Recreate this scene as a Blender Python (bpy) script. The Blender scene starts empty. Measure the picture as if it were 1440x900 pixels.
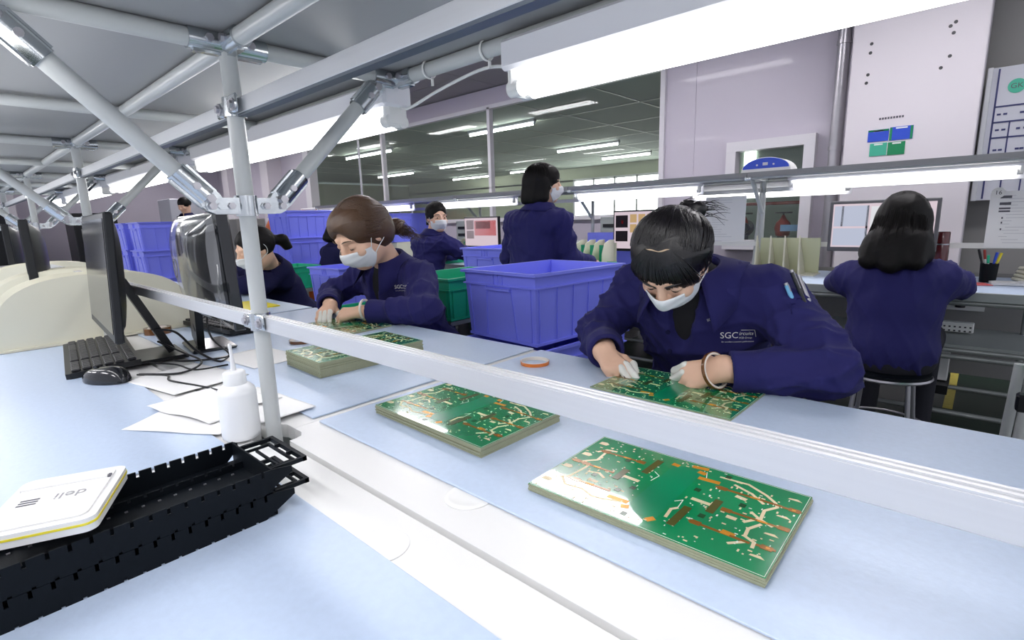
import bpy, bmesh, math, random
import numpy as np
from mathutils import Vector, Matrix, Quaternion
from mathutils.bvhtree import BVHTree

S = bpy.context.scene
COL = S.collection
PI = math.pi

# ------------------------------------------------------------------ camera
cd = bpy.data.cameras.new('camera'); cam = bpy.data.objects.new('camera', cd); COL.objects.link(cam)
cd.sensor_width = 36.0; cd.sensor_fit = 'HORIZONTAL'; cd.lens = 728.3 / 1440 * 36; cd.clip_start = 0.01; cd.clip_end = 120
_yw, _pt, _ro = math.radians(132.38468504), math.radians(-10.9729503), math.radians(1.62954932)
_f = Vector((math.cos(_pt)*math.cos(_yw), math.cos(_pt)*math.sin(_yw), math.sin(_pt)))
_r = Vector((math.sin(_yw), -math.cos(_yw), 0)); _d = _f.cross(_r)
_r2 = _r*math.cos(_ro) + _d*math.sin(_ro); _d2 = -_r*math.sin(_ro) + _d*math.cos(_ro)
cam.matrix_world = Matrix(((_r2.x, -_d2.x, -_f.x, 0), (_r2.y, -_d2.y, -_f.y, 0), (_r2.z, -_d2.z, -_f.z, 1.15), (0, 0, 0, 1)))
S.camera = cam

# ------------------------------------------------------------------ world, exposure
w = bpy.data.worlds.new('world'); S.world = w; w.use_nodes = True
w.node_tree.nodes['Background'].inputs[0].default_value = (0.86, 0.89, 1.0, 1)
w.node_tree.nodes['Background'].inputs[1].default_value = 0.58
S.view_settings.view_transform = 'Standard'; S.view_settings.look = 'None'
S.view_settings.gamma = 1.0; S.view_settings.exposure = 0.58
S.view_settings.use_curve_mapping = False
TUBE = 5.4          # emission of a bench tube
HALL = 17.5           # emission of the added hall ceiling panels
try:
    S.cycles.max_bounces = 7; S.cycles.diffuse_bounces = 3; S.cycles.transparent_max_bounces = 10
    S.cycles.sample_clamp_indirect = 4.0
except Exception: pass

# ------------------------------------------------------------------ materials
def srgb(r, g, b):
    f = lambda c: (c/255/12.92 if c/255 <= 0.04045 else ((c/255+0.055)/1.055)**2.4)
    return (f(r), f(g), f(b), 1)
MATS = {}
def mat(name, col, rough=0.5, metal=0.0, spec=0.5, bump=0.0, bscale=200.0, var=0.0, vscale=8.0, emit=None, estr=0.0, sheen=0.0, coat=0.0, stretch=None):
    if name in MATS: return MATS[name]
    m = bpy.data.materials.new(name); m.use_nodes = True
    nt = m.node_tree; b = nt.nodes['Principled BSDF']
    c = col if len(col) == 4 else (*col, 1)
    b.inputs['Base Color'].default_value = c; b.inputs['Roughness'].default_value = rough
    b.inputs['Metallic'].default_value = metal; b.inputs['Specular IOR Level'].default_value = spec
    b.inputs['Sheen Weight'].default_value = sheen; b.inputs['Coat Weight'].default_value = coat
    tc = nt.nodes.new('ShaderNodeTexCoord'); src = tc.outputs['Object']
    if stretch:
        mp = nt.nodes.new('ShaderNodeMapping'); mp.inputs['Scale'].default_value = stretch
        nt.links.new(src, mp.inputs['Vector']); src = mp.outputs['Vector']
    if var > 0:
        n = nt.nodes.new('ShaderNodeTexNoise'); n.inputs['Scale'].default_value = vscale; n.inputs['Detail'].default_value = 4
        nt.links.new(src, n.inputs['Vector'])
        mx = nt.nodes.new('ShaderNodeMix'); mx.data_type = 'RGBA'
        mx.inputs[6].default_value = tuple(max(0, x*(1-var)) for x in c[:3]) + (1,)
        mx.inputs[7].default_value = tuple(min(1, x*(1+var)) for x in c[:3]) + (1,)
        nt.links.new(n.outputs['Fac'], mx.inputs[0]); nt.links.new(mx.outputs[2], b.inputs['Base Color'])
    if bump > 0:
        n2 = nt.nodes.new('ShaderNodeTexNoise'); n2.inputs['Scale'].default_value = bscale; n2.inputs['Detail'].default_value = 2
        nt.links.new(src, n2.inputs['Vector'])
        bp = nt.nodes.new('ShaderNodeBump'); bp.inputs['Strength'].default_value = bump; bp.inputs['Distance'].default_value = 0.002
        nt.links.new(n2.outputs['Fac'], bp.inputs['Height']); nt.links.new(bp.outputs['Normal'], b.inputs['Normal'])
    if emit is not None:
        b.inputs['Emission Color'].default_value = (*emit[:3], 1); b.inputs['Emission Strength'].default_value = estr
    MATS[name] = m; return m
def clear_mat(name, tint, gloss=0.12, rough=0.02, haze=0.0):
    """glass or film: see-through with a fresnel reflection and a little haze"""
    m = bpy.data.materials.new(name); m.use_nodes = True; nt = m.node_tree
    for n in list(nt.nodes): nt.nodes.remove(n)
    o = nt.nodes.new('ShaderNodeOutputMaterial'); t = nt.nodes.new('ShaderNodeBsdfTransparent'); g = nt.nodes.new('ShaderNodeBsdfGlossy')
    t.inputs[0].default_value = (*tint, 1); g.inputs[0].default_value = (1, 1, 1, 1); g.inputs['Roughness'].default_value = rough
    lw = nt.nodes.new('ShaderNodeLayerWeight'); lw.inputs[0].default_value = .5
    pw = nt.nodes.new('ShaderNodeMath'); pw.operation = 'POWER'; pw.inputs[1].default_value = 4.0; nt.links.new(lw.outputs['Facing'], pw.inputs[0])
    mu = nt.nodes.new('ShaderNodeMath'); mu.operation = 'MULTIPLY_ADD'; mu.inputs[1].default_value = .30; mu.inputs[2].default_value = gloss; mu.use_clamp = True
    mx = nt.nodes.new('ShaderNodeMixShader')
    nt.links.new(pw.outputs[0], mu.inputs[0]); nt.links.new(mu.outputs[0], mx.inputs[0]); nt.links.new(t.outputs[0], mx.inputs[1]); nt.links.new(g.outputs[0], mx.inputs[2])
    out = mx.outputs[0]
    if haze > 0:
        d = nt.nodes.new('ShaderNodeBsdfDiffuse'); d.inputs[0].default_value = (.8, .8, .8, 1)
        m2 = nt.nodes.new('ShaderNodeMixShader'); m2.inputs[0].default_value = haze
        nt.links.new(out, m2.inputs[1]); nt.links.new(d.outputs[0], m2.inputs[2]); out = m2.outputs[0]
    nt.links.new(out, o.inputs[0]); MATS[name] = m; return m

M_lilac = mat('lilac_wall_paint', (.60, .555, .64), .38, var=.04, vscale=1.2, coat=.15)
M_pillar = mat('pillar_paint', (.70, .66, .70), .6, var=.03, vscale=2)
M_greywall = mat('grey_wall', (.27, .265, .26), .7, var=.05, vscale=2)
M_floor = mat('dark_green_floor', (.010, .028, .017), .4, var=.25, vscale=3)
M_yellow = mat('yellow_floor_paint', (.5, .42, .08), .6, var=.2, vscale=30)
M_ceil = mat('ceiling_tile', (.36, .34, .36), .85, bump=.3, bscale=60)
M_ceil2 = mat('green_ceiling_tile', (.36, .41, .36), .85, bump=.3, bscale=60)
M_tgrid = mat('ceiling_grid_bar', (.45, .47, .42), .5)
M_wall2 = mat('cream_green_wall', (.50, .53, .40), .7, var=.05, vscale=1)
M_frame = mat('window_frame_white', (.75, .73, .77), .35)
M_glass = clear_mat('window_glass', (.93, .97, .95), gloss=.015, rough=.01, haze=.03)
M_film = clear_mat('clear_plastic_film', (.96, .97, .97), gloss=.16, rough=.07, haze=.03)
M_day = mat('bright_daylight_pane', (1, 1, 1), .5, emit=(1, 1, .97), estr=4.5)
M_galv = mat('galvanised_pipe', (.44, .43, .46), .32, metal=.75, var=.1, vscale=10)
M_pipe = mat('grey_coated_pipe', (.51, .53, .525), .3, spec=.5, var=.02, vscale=5)
M_chrome = mat('zinc_clamp_metal', (.55, .58, .60), .22, metal=1.0, bump=.12, bscale=70, var=.1, vscale=30)
M_shelf = mat('grey_shelf_board', (.31, .315, .32), .5, var=.05, vscale=3)
M_alu = mat('aluminium_rail', (.60, .61, .63), .38, metal=.35, spec=.5, stretch=(1, 60, 60), var=.04, vscale=4)
M_aludark = mat('rail_lip_dark', (.12, .14, .17), .4, metal=.4)
M_white = mat('white_laminate', (.80, .80, .79), .22, spec=.5)
M_edge = mat('laminate_edge_beige', (.52, .47, .38), .5)
M_matblue = mat('blue_mat_rubber', (.50, .60, .76), .33, spec=.45, bump=.12, bscale=140, var=.07, vscale=90)
M_legs = mat('bench_steel', (.36, .38, .37), .4, metal=.3)
M_benchedge = mat('bench_grey_green', (.34, .37, .36), .45)
M_tube = mat('fluorescent_tube', (1, 1, 1), .4, emit=(1, .985, .97), estr=TUBE)
M_hallpanel = mat('added_hall_panel', (1, 1, 1), .4, emit=(1, .97, 1), estr=HALL)
M_tubefar = mat('next_room_tube', (1, 1, 1), .4, emit=(1, .99, .97), estr=26.0)
M_house = mat('white_lamp_housing', (.78, .78, .82), .35)
M_wplast = mat('white_plastic', (.82, .82, .80), .35)
M_black = mat('black_plastic', (.010, .011, .013), .35, spec=.35)
M_blackm = mat('black_antistatic_plastic', (.004, .006, .009), .5, spec=.14, bump=.05, bscale=400)
M_blackkey = mat('black_key_plastic', (.022, .022, .025), .42)
M_blackgl = mat('glossy_black_plastic', (.012, .013, .016), .12, spec=.6)
M_screen = mat('dark_monitor_screen', (.015, .015, .02), .12, spec=.7)
M_blue = mat('blue_polypropylene', (.23, .26, 1.0), .38, spec=.45, var=.05, vscale=6)
M_green = mat('green_polypropylene', (.015, .45, .24), .4, var=.06, vscale=6)
M_cream = mat('cream_abs_plastic', (.74, .72, .58), .5)
M_cream2 = mat('pale_yellow_abs', (.60, .62, .40), .5)
M_fr4 = mat('circuit_board_edge', (.36, .37, .24), .6, var=.15, vscale=300)
M_mask = mat('green_solder_mask', (.0, .25, .085), .16, spec=.5, coat=1.0, var=.06, vscale=30)
M_mask2 = mat('plain_green_solder_mask', (.0, .24, .10), .2, spec=.5, coat=.3)
M_maskd = mat('dark_green_pad', (.012, .07, .02), .2)
M_brown = mat('amber_tape_strip', (.30, .12, .012), .2, metal=.2, coat=.4, var=.25, vscale=60)
M_olive = mat('dark_olive_strip', (.075, .075, .01), .25)
M_orange = mat('orange_copper_pad', (.72, .30, .02), .25, metal=.25)
M_pad = mat('cream_copper_trace', (.70, .60, .38), .3, metal=.1)
M_silk = mat('white_silkscreen', (.75, .8, .72), .5)
M_otape = mat('orange_polyimide_tape', (.75, .19, .015), .22, coat=.5)
M_btape = mat('brown_polyimide_tape', (.17, .065, .018), .2, coat=.5)
M_core = mat('tape_core_white', (.85, .78, .70), .6)
M_paper = mat('white_paper', (.85, .85, .85), .8)
M_ink = mat('printed_grey_ink', (.10, .10, .12), .7)
M_navyink = mat('navy_line_paint', (.03, .035, .14), .5)
M_red = mat('red_paint', (.30, .03, .02), .45)
M_blueacc = mat('bright_blue_sign', (.02, .07, .55), .4)
M_greensign = mat('green_sign', (.0, .22, .08), .4)
M_tealsign = mat('teal_sign', (.05, .42, .28), .4)
M_yel = mat('yellow_line_plastic', (.80, .68, .03), .4)
M_bottle = mat('milky_bottle_plastic', (.86, .87, .88), .35, spec=.5)
M_pink = mat('pink_paper', (.85, .16, .17), .7)
M_thermos = mat('dark_red_thermos', (.09, .012, .015), .25, coat=.5)
M_iron = mat('cast_iron', (.06, .06, .065), .5, metal=.5)
M_wboard = mat('whiteboard_film', (.55, .56, .62), .2)
# people
M_skin = mat('skin', (.80, .51, .36), .48, spec=.35, var=.05, vscale=25)
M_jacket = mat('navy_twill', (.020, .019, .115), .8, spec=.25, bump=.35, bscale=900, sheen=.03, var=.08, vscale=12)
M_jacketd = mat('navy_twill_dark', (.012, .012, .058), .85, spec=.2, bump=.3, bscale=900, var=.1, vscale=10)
M_trouser = mat('dark_trousers', (.010, .010, .018), .85)
M_shoe = mat('black_shoe', (.012, .012, .012), .5)
M_knit = mat('black_sweater', (.008, .008, .011), .9)
M_fmask = mat('white_mask_fabric', (.80, .82, .84), .8, bump=.2, bscale=500)
M_hairk = mat('black_hair', (.007, .006, .007), .30, spec=.5, stretch=(60, 6, 60), bump=.2, bscale=8)
M_hairm = mat('matte_black_hair', (.006, .005, .005), .55, spec=.2, stretch=(60, 6, 60), bump=.3, bscale=8, var=.3, vscale=5)
M_hairb = mat('brown_hair', (.085, .045, .024), .38, spec=.5, stretch=(60, 6, 60), bump=.5, bscale=8, var=.3, vscale=6)
M_cot = mat('white_finger_cot', (.80, .79, .74), .55)
M_logo = mat('white_embroidery', (.85, .85, .85), .7)
M_eye = mat('dark_lash', (.02, .012, .01), .5)

# ------------------------------------------------------------------ mesh builder
class MB:
    def __init__(s): s.v = []; s.f = []
    def add(s, vs, fs, M=None):
        o = len(s.v)
        for p in vs:
            q = Vector(p)
            if M is not None: q = M @ q
            s.v.append(q)
        for f in fs: s.f.append(tuple(i+o for i in f))
        return s
    def box(s, c, d, M=None, rz=0.0, bev=0.0):
        if bev > 0:
            bm = bmesh.new(); bmesh.ops.create_cube(bm, size=1)
            for v in bm.verts: v.co = Vector((v.co.x*d[0], v.co.y*d[1], v.co.z*d[2]))
            bmesh.ops.bevel(bm, geom=bm.edges[:], offset=min(bev, min(d)*.45), segments=1, affect='EDGES')
            vs = [v.co.copy() for v in bm.verts]; bm.verts.index_update(); fs = [[v.index for v in f.verts] for f in bm.faces]; bm.free()
        else:
            x, y, z = d[0]/2, d[1]/2, d[2]/2
            vs = [(-x,-y,-z),(x,-y,-z),(x,y,-z),(-x,y,-z),(-x,-y,z),(x,-y,z),(x,y,z),(-x,y,z)]
            fs = [(0,3,2,1),(4,5,6,7),(0,1,5,4),(1,2,6,5),(2,3,7,6),(3,0,4,7)]
        T = Matrix.Translation(c) @ Matrix.Rotation(rz, 4, 'Z')
        if M is not None: T = M @ T
        return s.add(vs, fs, T)
    def bar(s, a, b, wd, h, up=(0, 0, 1)):
        """box from a to b; wd across, h along up"""
        a, b = Vector(a), Vector(b); d = b-a; L = d.length; d.normalize(); u = Vector(up); x = d.cross(u).normalized(); u = x.cross(d)
        M = Matrix((( d.x, x.x, u.x, 0), (d.y, x.y, u.y, 0), (d.z, x.z, u.z, 0), (0, 0, 0, 1))); M.translation = (a+b)/2
        return s.box((0, 0, 0), (L, wd, h), M)
    def cyl(s, a, b, ra, rb=None, n=16, cap=True, M=None):
        rb = ra if rb is None else rb
        a, b = Vector(a), Vector(b); d = (b-a).normalized(); u = Vector((0, 0, 1)) if abs(d.z) < .9 else Vector((1, 0, 0))
        x = d.cross(u).normalized(); y = d.cross(x); vs = []
        for p, r in ((a, ra), (b, rb)):
            for i in range(n):
                t = 2*PI*i/n; vs.append(p + x*(r*math.cos(t)) + y*(r*math.sin(t)))
        fs = [(i, (i+1) % n, n+(i+1) % n, n+i) for i in range(n)]
        if cap: fs += [tuple(range(n-1, -1, -1)), tuple(range(n, 2*n))]
        return s.add(vs, fs, M)
    def tube(s, pts, r, n=8, cap=True, closed=False, M=None):
        pts = [Vector(p) for p in pts]; m = len(pts); vs = []; prev = None
        for i, p in enumerate(pts):
            if closed: d = pts[(i+1) % m] - pts[i-1]
            else: d = pts[min(i+1, m-1)] - pts[max(i-1, 0)]
            d.normalize()
            if prev is None:
                u = Vector((0, 0, 1)) if abs(d.z) < .9 else Vector((1, 0, 0)); x = d.cross(u).normalized()
            else: x = (prev - d*prev.dot(d)).normalized()
            prev = x; y = d.cross(x); rr = r[i] if isinstance(r, (list, tuple)) else r
            for k in range(n):
                t = 2*PI*k/n; vs.append(p + x*(rr*math.cos(t)) + y*(rr*math.sin(t)))
        fs = []
        for i in range(m if closed else m-1):
            j = (i+1) % m
            for k in range(n): fs.append((i*n+k, i*n+(k+1) % n, j*n+(k+1) % n, j*n+k))
        if cap and not closed: fs += [tuple(range(n-1, -1, -1)), tuple(range((m-1)*n, m*n))]
        return s.add(vs, fs, M)
    def prism(s, poly, h0, h1, M=None):
        """polygon in xy, extruded z h0..h1"""
        n = len(poly); vs = [(p[0], p[1], h0) for p in poly] + [(p[0], p[1], h1) for p in poly]
        fs = [tuple(range(n-1, -1, -1)), tuple(range(n, 2*n))] + [(i, (i+1) % n, n+(i+1) % n, n+i) for i in range(n)]
        return s.add(vs, fs, M)
    def lathe(s, prof, n=24, M=None, cap=True):
        vs = []; m = len(prof)
        for r, z in prof:
            for k in range(n): t = 2*PI*k/n; vs.append((r*math.cos(t), r*math.sin(t), z))
        fs = [(i*n+k, i*n+(k+1) % n, (i+1)*n+(k+1) % n, (i+1)*n+k) for i in range(m-1) for k in range(n)]
        if cap: fs += [tuple(range(n-1, -1, -1)), tuple(range((m-1)*n, m*n))]
        return s.add(vs, fs, M)
    def grid(s, fn, nu, nv, closed_u=False):
        vs = [fn(i/(nu if closed_u else nu-1), j/(nv-1)) for j in range(nv) for i in range(nu)]
        fs = [(j*nu+i, j*nu+(i+1) % nu, (j+1)*nu+(i+1) % nu, (j+1)*nu+i) for j in range(nv-1) for i in range(nu if closed_u else nu-1)]
        return s.add(vs, fs)
    def build(s, name, m, parent=None, smooth=None, recalc=True, world=False, solid=0.0):
        vs = s.v
        if world and parent is not None:
            inv = WM(parent).inverted(); vs = [inv @ v for v in vs]
        me = bpy.data.meshes.new(name); me.from_pydata([tuple(v) for v in vs], [], s.f)
        if recalc:
            bm = bmesh.new(); bm.from_mesh(me); bmesh.ops.recalc_face_normals(bm, faces=bm.faces[:]); bm.to_mesh(me); bm.free()
        me.materials.append(m)
        if smooth is not None:
            me.polygons.foreach_set('use_smooth', [True]*len(me.polygons))
            if smooth < 180: me.set_sharp_from_angle(angle=math.radians(smooth))
        me.update()
        o = bpy.data.objects.new(name, me); COL.objects.link(o)
        if parent is not None: o.parent = parent
        if solid > 0:
            sm = o.modifiers.new('thickness', 'SOLIDIFY'); sm.thickness = solid; sm.offset = 0
        return o
_WM = {}
def WM(o):
    M = Matrix.Identity(4)
    while o is not None:
        M = (Matrix.Translation(o.location) @ o.rotation_euler.to_matrix().to_4x4()) @ M; o = o.parent
    return M
def rot(rx=0, ry=0, rz=0, loc=(0, 0, 0)):
    return Matrix.Translation(loc) @ Matrix.Rotation(rz, 4, 'Z') @ Matrix.Rotation(ry, 4, 'Y') @ Matrix.Rotation(rx, 4, 'X')
def tag(o, label, cat, group=None, kind=None):
    o['label'] = label; o['category'] = cat
    if group: o['group'] = group
    if kind: o['kind'] = kind
    return o
def thing(name, label, cat, loc=(0, 0, 0), rz=0.0, group=None):
    o = bpy.data.objects.new(name, None); COL.objects.link(o); o.empty_display_size = .05
    o.location = loc; o.rotation_euler = (0, 0, rz); return tag(o, label, cat, group)
def struct(o, label=None):
    o['kind'] = 'structure'
    if label: o['label'] = label
    return o
def children(o): return [c for c in COL.objects if c.parent == o]
def dup(root, loc=None, rz=None, label=None, group=None):
    r = root.copy(); COL.objects.link(r)
    if loc is not None: r.location = loc
    if rz is not None: r.rotation_euler = (0, 0, rz)
    if label: r['label'] = label
    if group: r['group'] = group
    for c in list(root.children):
        d = c.copy(); COL.objects.link(d); d.parent = r
        for g in list(c.children):
            e = g.copy(); COL.objects.link(e); e.parent = d
    return r
def text_mb(body, size, M, depth=.0004, align='CENTER', shear=0.0):
    """flat lettering as a mesh, local xy plane mapped by M"""
    cu = bpy.data.curves.new('lettering', 'FONT'); cu.body = body; cu.size = size; cu.align_x = align; cu.align_y = 'CENTER'; cu.extrude = depth; cu.shear = shear; cu.resolution_u = 3
    o = bpy.data.objects.new('lettering', cu); COL.objects.link(o)
    bpy.context.view_layer.update()
    me = bpy.data.meshes.new_from_object(o.evaluated_get(bpy.context.evaluated_depsgraph_get()))
    mb = MB(); mb.add([v.co.copy() for v in me.vertices], [tuple(p.vertices) for p in me.polygons], M)
    bpy.data.objects.remove(o); bpy.data.curves.remove(cu); bpy.data.meshes.remove(me)
    return mb
def frame_M(o, x, y):
    """matrix with origin o, x axis x, y axis ~y"""
    x = Vector(x).normalized(); y = Vector(y); z = x.cross(y).normalized(); y = z.cross(x)
    M = Matrix(((x.x, y.x, z.x, 0), (x.y, y.y, z.y, 0), (x.z, y.z, z.z, 0), (0, 0, 0, 1))); M.translation = Vector(o); return M
def bez(pts, n=8):
    """catmull-rom through pts"""
    P = [Vector(p) for p in pts]; P = [P[0]*2-P[1]] + P + [P[-1]*2-P[-2]]; out = []
    for i in range(1, len(P)-2):
        for k in range(n):
            t = k/n; a, b, c, d = P[i-1], P[i], P[i+1], P[i+2]
            out.append(.5*((2*b) + (c-a)*t + (2*a-5*b+4*c-d)*t*t + (3*b-a-3*c+d)*t**3))
    out.append(P[-2]); return out
# ================================================================== SETTING
WY = 5.1; CZ = 2.81
mb = MB(); mb.box((-6.5, 1.5, -.02), (19, 8, .04)); struct(mb.build('floor', M_floor))
# hall ceiling: grid slab with tiles as pieces
mb = MB(); mb.box((-7, 2.6, CZ+.06), (18, 5.6, .06)); hc = struct(mb.build('ceiling', M_ceil))
def tiles(parent, m, x0, x1, y0, y1, z, dx, dy, gap=.012):
    first = None; nx = int(round((x1-x0)/dx)); ny = int(round((y1-y0)/dy))
    for i in range(nx):
        for j in range(ny):
            if first is None:
                q = MB(); q.box((0, 0, 0), (dx-gap, dy-gap, .02), bev=.004); o = first = q.build('ceiling_tile', m, parent)
            else:
                o = first.copy(); COL.objects.link(o)
            o.location = (x0+(i+.5)*dx, y0+(j+.5)*dy, z)
tiles(hc, M_ceil, -13.2, 1.2, 1.5, 5.1, CZ+.02, 1.2, .6)
# back wall round the long window and the small window
W0, W1X, WZ0, WZ1 = -9.77, -2.52, 1.15, 2.58
D0, D1, DZ0, DZ1 = -1.83, -1.15, .86, 1.74
mb = MB()
def wallbox(x0, x1, z0, z1, y=WY, t=.12): mb.box(((x0+x1)/2, y+t/2, (z0+z1)/2), (x1-x0, t, z1-z0))
wallbox(-14.6, W0, 0, CZ); wallbox(W0, W1X, 0, WZ0); wallbox(W0, W1X, WZ1, CZ); wallbox(W1X, D0, 0, CZ); wallbox(D0, D1, 0, DZ0); wallbox(D0, D1, DZ1, CZ); wallbox(D1, -.5, 0, CZ)
struct(mb.build('wall_back', M_lilac))
mb = MB(); mb.box((.75, WY+.06, CZ/2), (2.5, .12, CZ)); struct(mb.build('wall_right_back', M_greywall))
mb = MB(); mb.box((-14.66, 2.6, CZ/2), (.12, 5.2, CZ)); struct(mb.build('wall_left', M_lilac))
# narrow vertical seam strips of the wall panels
for i, x in enumerate((-1.02, -2.2)):
    mb = MB(); mb.box((x-.0, WY-.004, CZ/2), (.012, .008, CZ)); struct(mb.build('trim_%d' % (i+1), M_lilac))
# pillar with bolt holes, pipes beside it
mb = MB(); mb.box((-.495, 4.86, CZ/2), (.745, .32, CZ), bev=.006); pil = struct(mb.build('trim_3', M_pillar), 'white square pillar')
hs = [(-.750, 2.305), (-.752, 2.245), (-.755, 2.10), (-.76, 2.045), (-.295, 2.335), (-.32, 2.315), (-.30, 2.27), (-.305, 2.13), (-.345, 2.065)]
for x, z in hs:
    q = MB(); q.cyl((x, 4.7005, z), (x, 4.6975, z), .011, n=10); q.build('bolt_hole', M_iron, pil)
t = thing('wall_pipe', 'thick grey vertical pipe standing left of the white pillar', 'pipe', (-.965, 4.93, 0))
q = MB(); q.cyl((0, 0, 0), (0, 0, CZ), .046, n=20); q.build('pipe_run', M_galv, t, 40)
for z in (.6, 1.62, 2.4):
    q = MB(); q.cyl((0, 0, z), (0, 0, z+.03), .052, n=20); q.box((.0, .09, z+.015), (.03, .13, .02)); q.build('pipe_bracket', M_galv, t, 40)
t = thing('wall_conduit', 'thin dark conduit squeezed between thick pipe and white pillar', 'pipe', (-.895, 4.99, 0))
q = MB(); q.cyl((0, 0, 0), (0, 0, CZ), .02, n=12); q.build('pipe_run', M_greywall, t, 40)
# long window
mb = MB()
for x in (W0, W1X): mb.box((x, WY-.005, (WZ0+WZ1)/2), (.05, .07, WZ1-WZ0+.05))
for x in (-7.35, -4.94): mb.box((x, WY-.005, (WZ0+WZ1)/2), (.05, .07, WZ1-WZ0))
for z in (WZ0, WZ1): mb.box(((W0+W1X)/2, WY-.005, z), (W1X-W0, .07, .05))
win = struct(mb.build('window_1', M_frame))
for a, b in ((W0, -7.35), (-7.35, -4.94), (-4.94, W1X)):
    q = MB(); q.box(((a+b)/2, WY+.03, (WZ0+WZ1)/2), (b-a-.04, .006, WZ1-WZ0-.04)); q.build('pane', M_glass, win)
# small white framed window
mb = MB()
for x in (D0+.02, D1-.02): mb.box((x, WY-.03, (DZ0+DZ1)/2), (.085, .12, DZ1-DZ0-.086))
for z in (DZ0, DZ1): mb.box(((D0+D1)/2, WY-.03, z), (D1-D0+.045, .12, .085))
win2 = struct(mb.build('window_2', M_frame))
q = MB(); q.box(((D0+D1)/2, WY+.03, (DZ0+DZ1)/2), (D1-D0-.06, .006, DZ1-DZ0-.04)); q.build('pane', M_glass, win2)
# ---------------- the next room, seen through the panes
NY = 13.6; NZ = 2.62
mb = MB(); mb.box((-9, 9.4, -.02), (22, 8.5, .04)); struct(mb.build('floor_next_room', M_greywall))
mb = MB(); mb.box((-9, 9.4, NZ+.07), (22, 8.5, .04)); c2 = struct(mb.build('ceiling_next_room', M_ceil2))
tiles(c2, M_ceil2, -14.4, 1.2, 5.4, 13.8, NZ+.03, 1.2, 1.2, gap=.03)
q = MB()
for i in range(14): q.box((-14.4+1.2*i, 9.5, NZ+.025), (.03, 8.2, .02))
for j in range(8): q.box((-6.6, 5.4+1.2*j, NZ+.025), (16, .03, .02))
g = q.build('ceiling_grid_bars', M_tgrid, c2)
mb = MB()
mb.box((-9, NY, .5), (22, .1, 1.0)); mb.box((-9, NY, 2.5), (22, .1, .5))
for x0, x1 in ((-20, -9.6), (-6.0, 2)): mb.box(((x0+x1)/2, NY, 1.6), (x1-x0, .1, 1.4))
struct(mb.build('wall_next_room', M_wall2))
mb = MB(); mb.box((-18, 9.4, 1.3), (.1, 8.4, 2.6)); struct(mb.build('wall_next_room_left', M_wall2))
mb = MB(); mb.box((1.6, 9.4, 1.3), (.1, 8.4, 2.6)); struct(mb.build('wall_next_room_right', M_wall2))
mb = MB()
for i in range(6): mb.box((-9.6+.72*i, NY-.03, 1.6), (.06, .1, 1.4))
for z in (.95, 1.75, 2.28): mb.box((-7.8, NY-.03, z), (3.6, .1, .06))
w3 = struct(mb.build('window_3', M_frame))
for i in range(5):
    for z0, z1 in ((.98, 1.72), (1.78, 2.25)):
        q = MB(); q.box((-9.24+.72*i, NY+.02, (z0+z1)/2), (.66, .01, z1-z0)); q.build('pane', M_day, w3)

# ---------------- tube lights (bench, next room), added hall panels
def tube_light(name, L, label, cat, loc, mtube, two=True, group=None, rz=0.0, hz=.05, wd=.075, shade=False):
    t = thing(name, label, cat, loc, rz, group)
    q = MB(); q.box((0, 0, hz/2+.028), (L+.06, wd, hz), bev=.006)
    if shade:
        q.box((0, wd/2+.008, .008), (L+.06, .004, .082))
    q.build('housing', M_house, t)
    for sx in (-1, 1):
        q = MB(); q.box((sx*(L/2+.014), 0, .012), (.02, .058 if two else .034, .05), bev=.007); q.build('lamp_holder', M_wplast, t)
    for y in ((-.016, .016) if two else (0,)):
        q = MB(); q.cyl((-L/2, y, 0), (L/2, y, 0), .0135, n=16); q.build('lamp_tube', mtube, t, 40)
        for sx in (-1, 1):
            q = MB(); q.cyl((sx*(L/2-.002), y, 0), (sx*(L/2+.022), y, 0), .0142, n=16); q.build('tube_cap', M_wplast, t, 40)
    return t
LZ = 1.372
lamp0 = tube_light('bench_lamp', 1.2, 'nearest glaring bench tube lamp, top right above the stacked boards', 'lamp', (-.02, .735, LZ), M_tube, group='bench tube lamps')
for x, lab in ((-1.62, 'bench tube lamp just left of the nearest grey post'), (-3.04, 'bench tube lamp behind the second post, half hidden by its brace'), (-4.45, 'small bright bench tube lamp third along the near row'), (-5.87, 'furthest bench tube lamp of the near row')):
    dup(lamp0, (x, .735, LZ), label=lab)
for x, nth in ((-.02, 'nearest'), (-1.45, 'second'), (-2.87, 'third'), (-4.28, 'fourth')):
    dup(lamp0, (x, .045, LZ), label='%s bench tube lamp under the camera-side shelf tube' % nth)
# far row lamps hang under the far shelf
lf = tube_light('bench_lamp', 1.0, 'far bench tube lamp above the long-haired worker at right', 'lamp', (-.42, 3.63, 1.312), M_tube, two=False, group='far bench tube lamps', wd=.06, shade=True, hz=.045)
for x, lab in ((-2.03, 'far bench tube lamp between the standing worker and the bun'), (-3.76, 'far bench tube lamp above the red screen'), (-5.3, 'far bench tube lamp left of the ponytailed worker looking round'), (-6.8, 'furthest left far bench tube lamp, mostly hidden')):
    dup(lf, (x, 3.63, 1.312), label=lab)
lg = dup(lf, (-1.2, 3.97, 1.285), label='thin bar lamp in the second row, left of the pillar')
for ch in list(lg.children): pass
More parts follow.
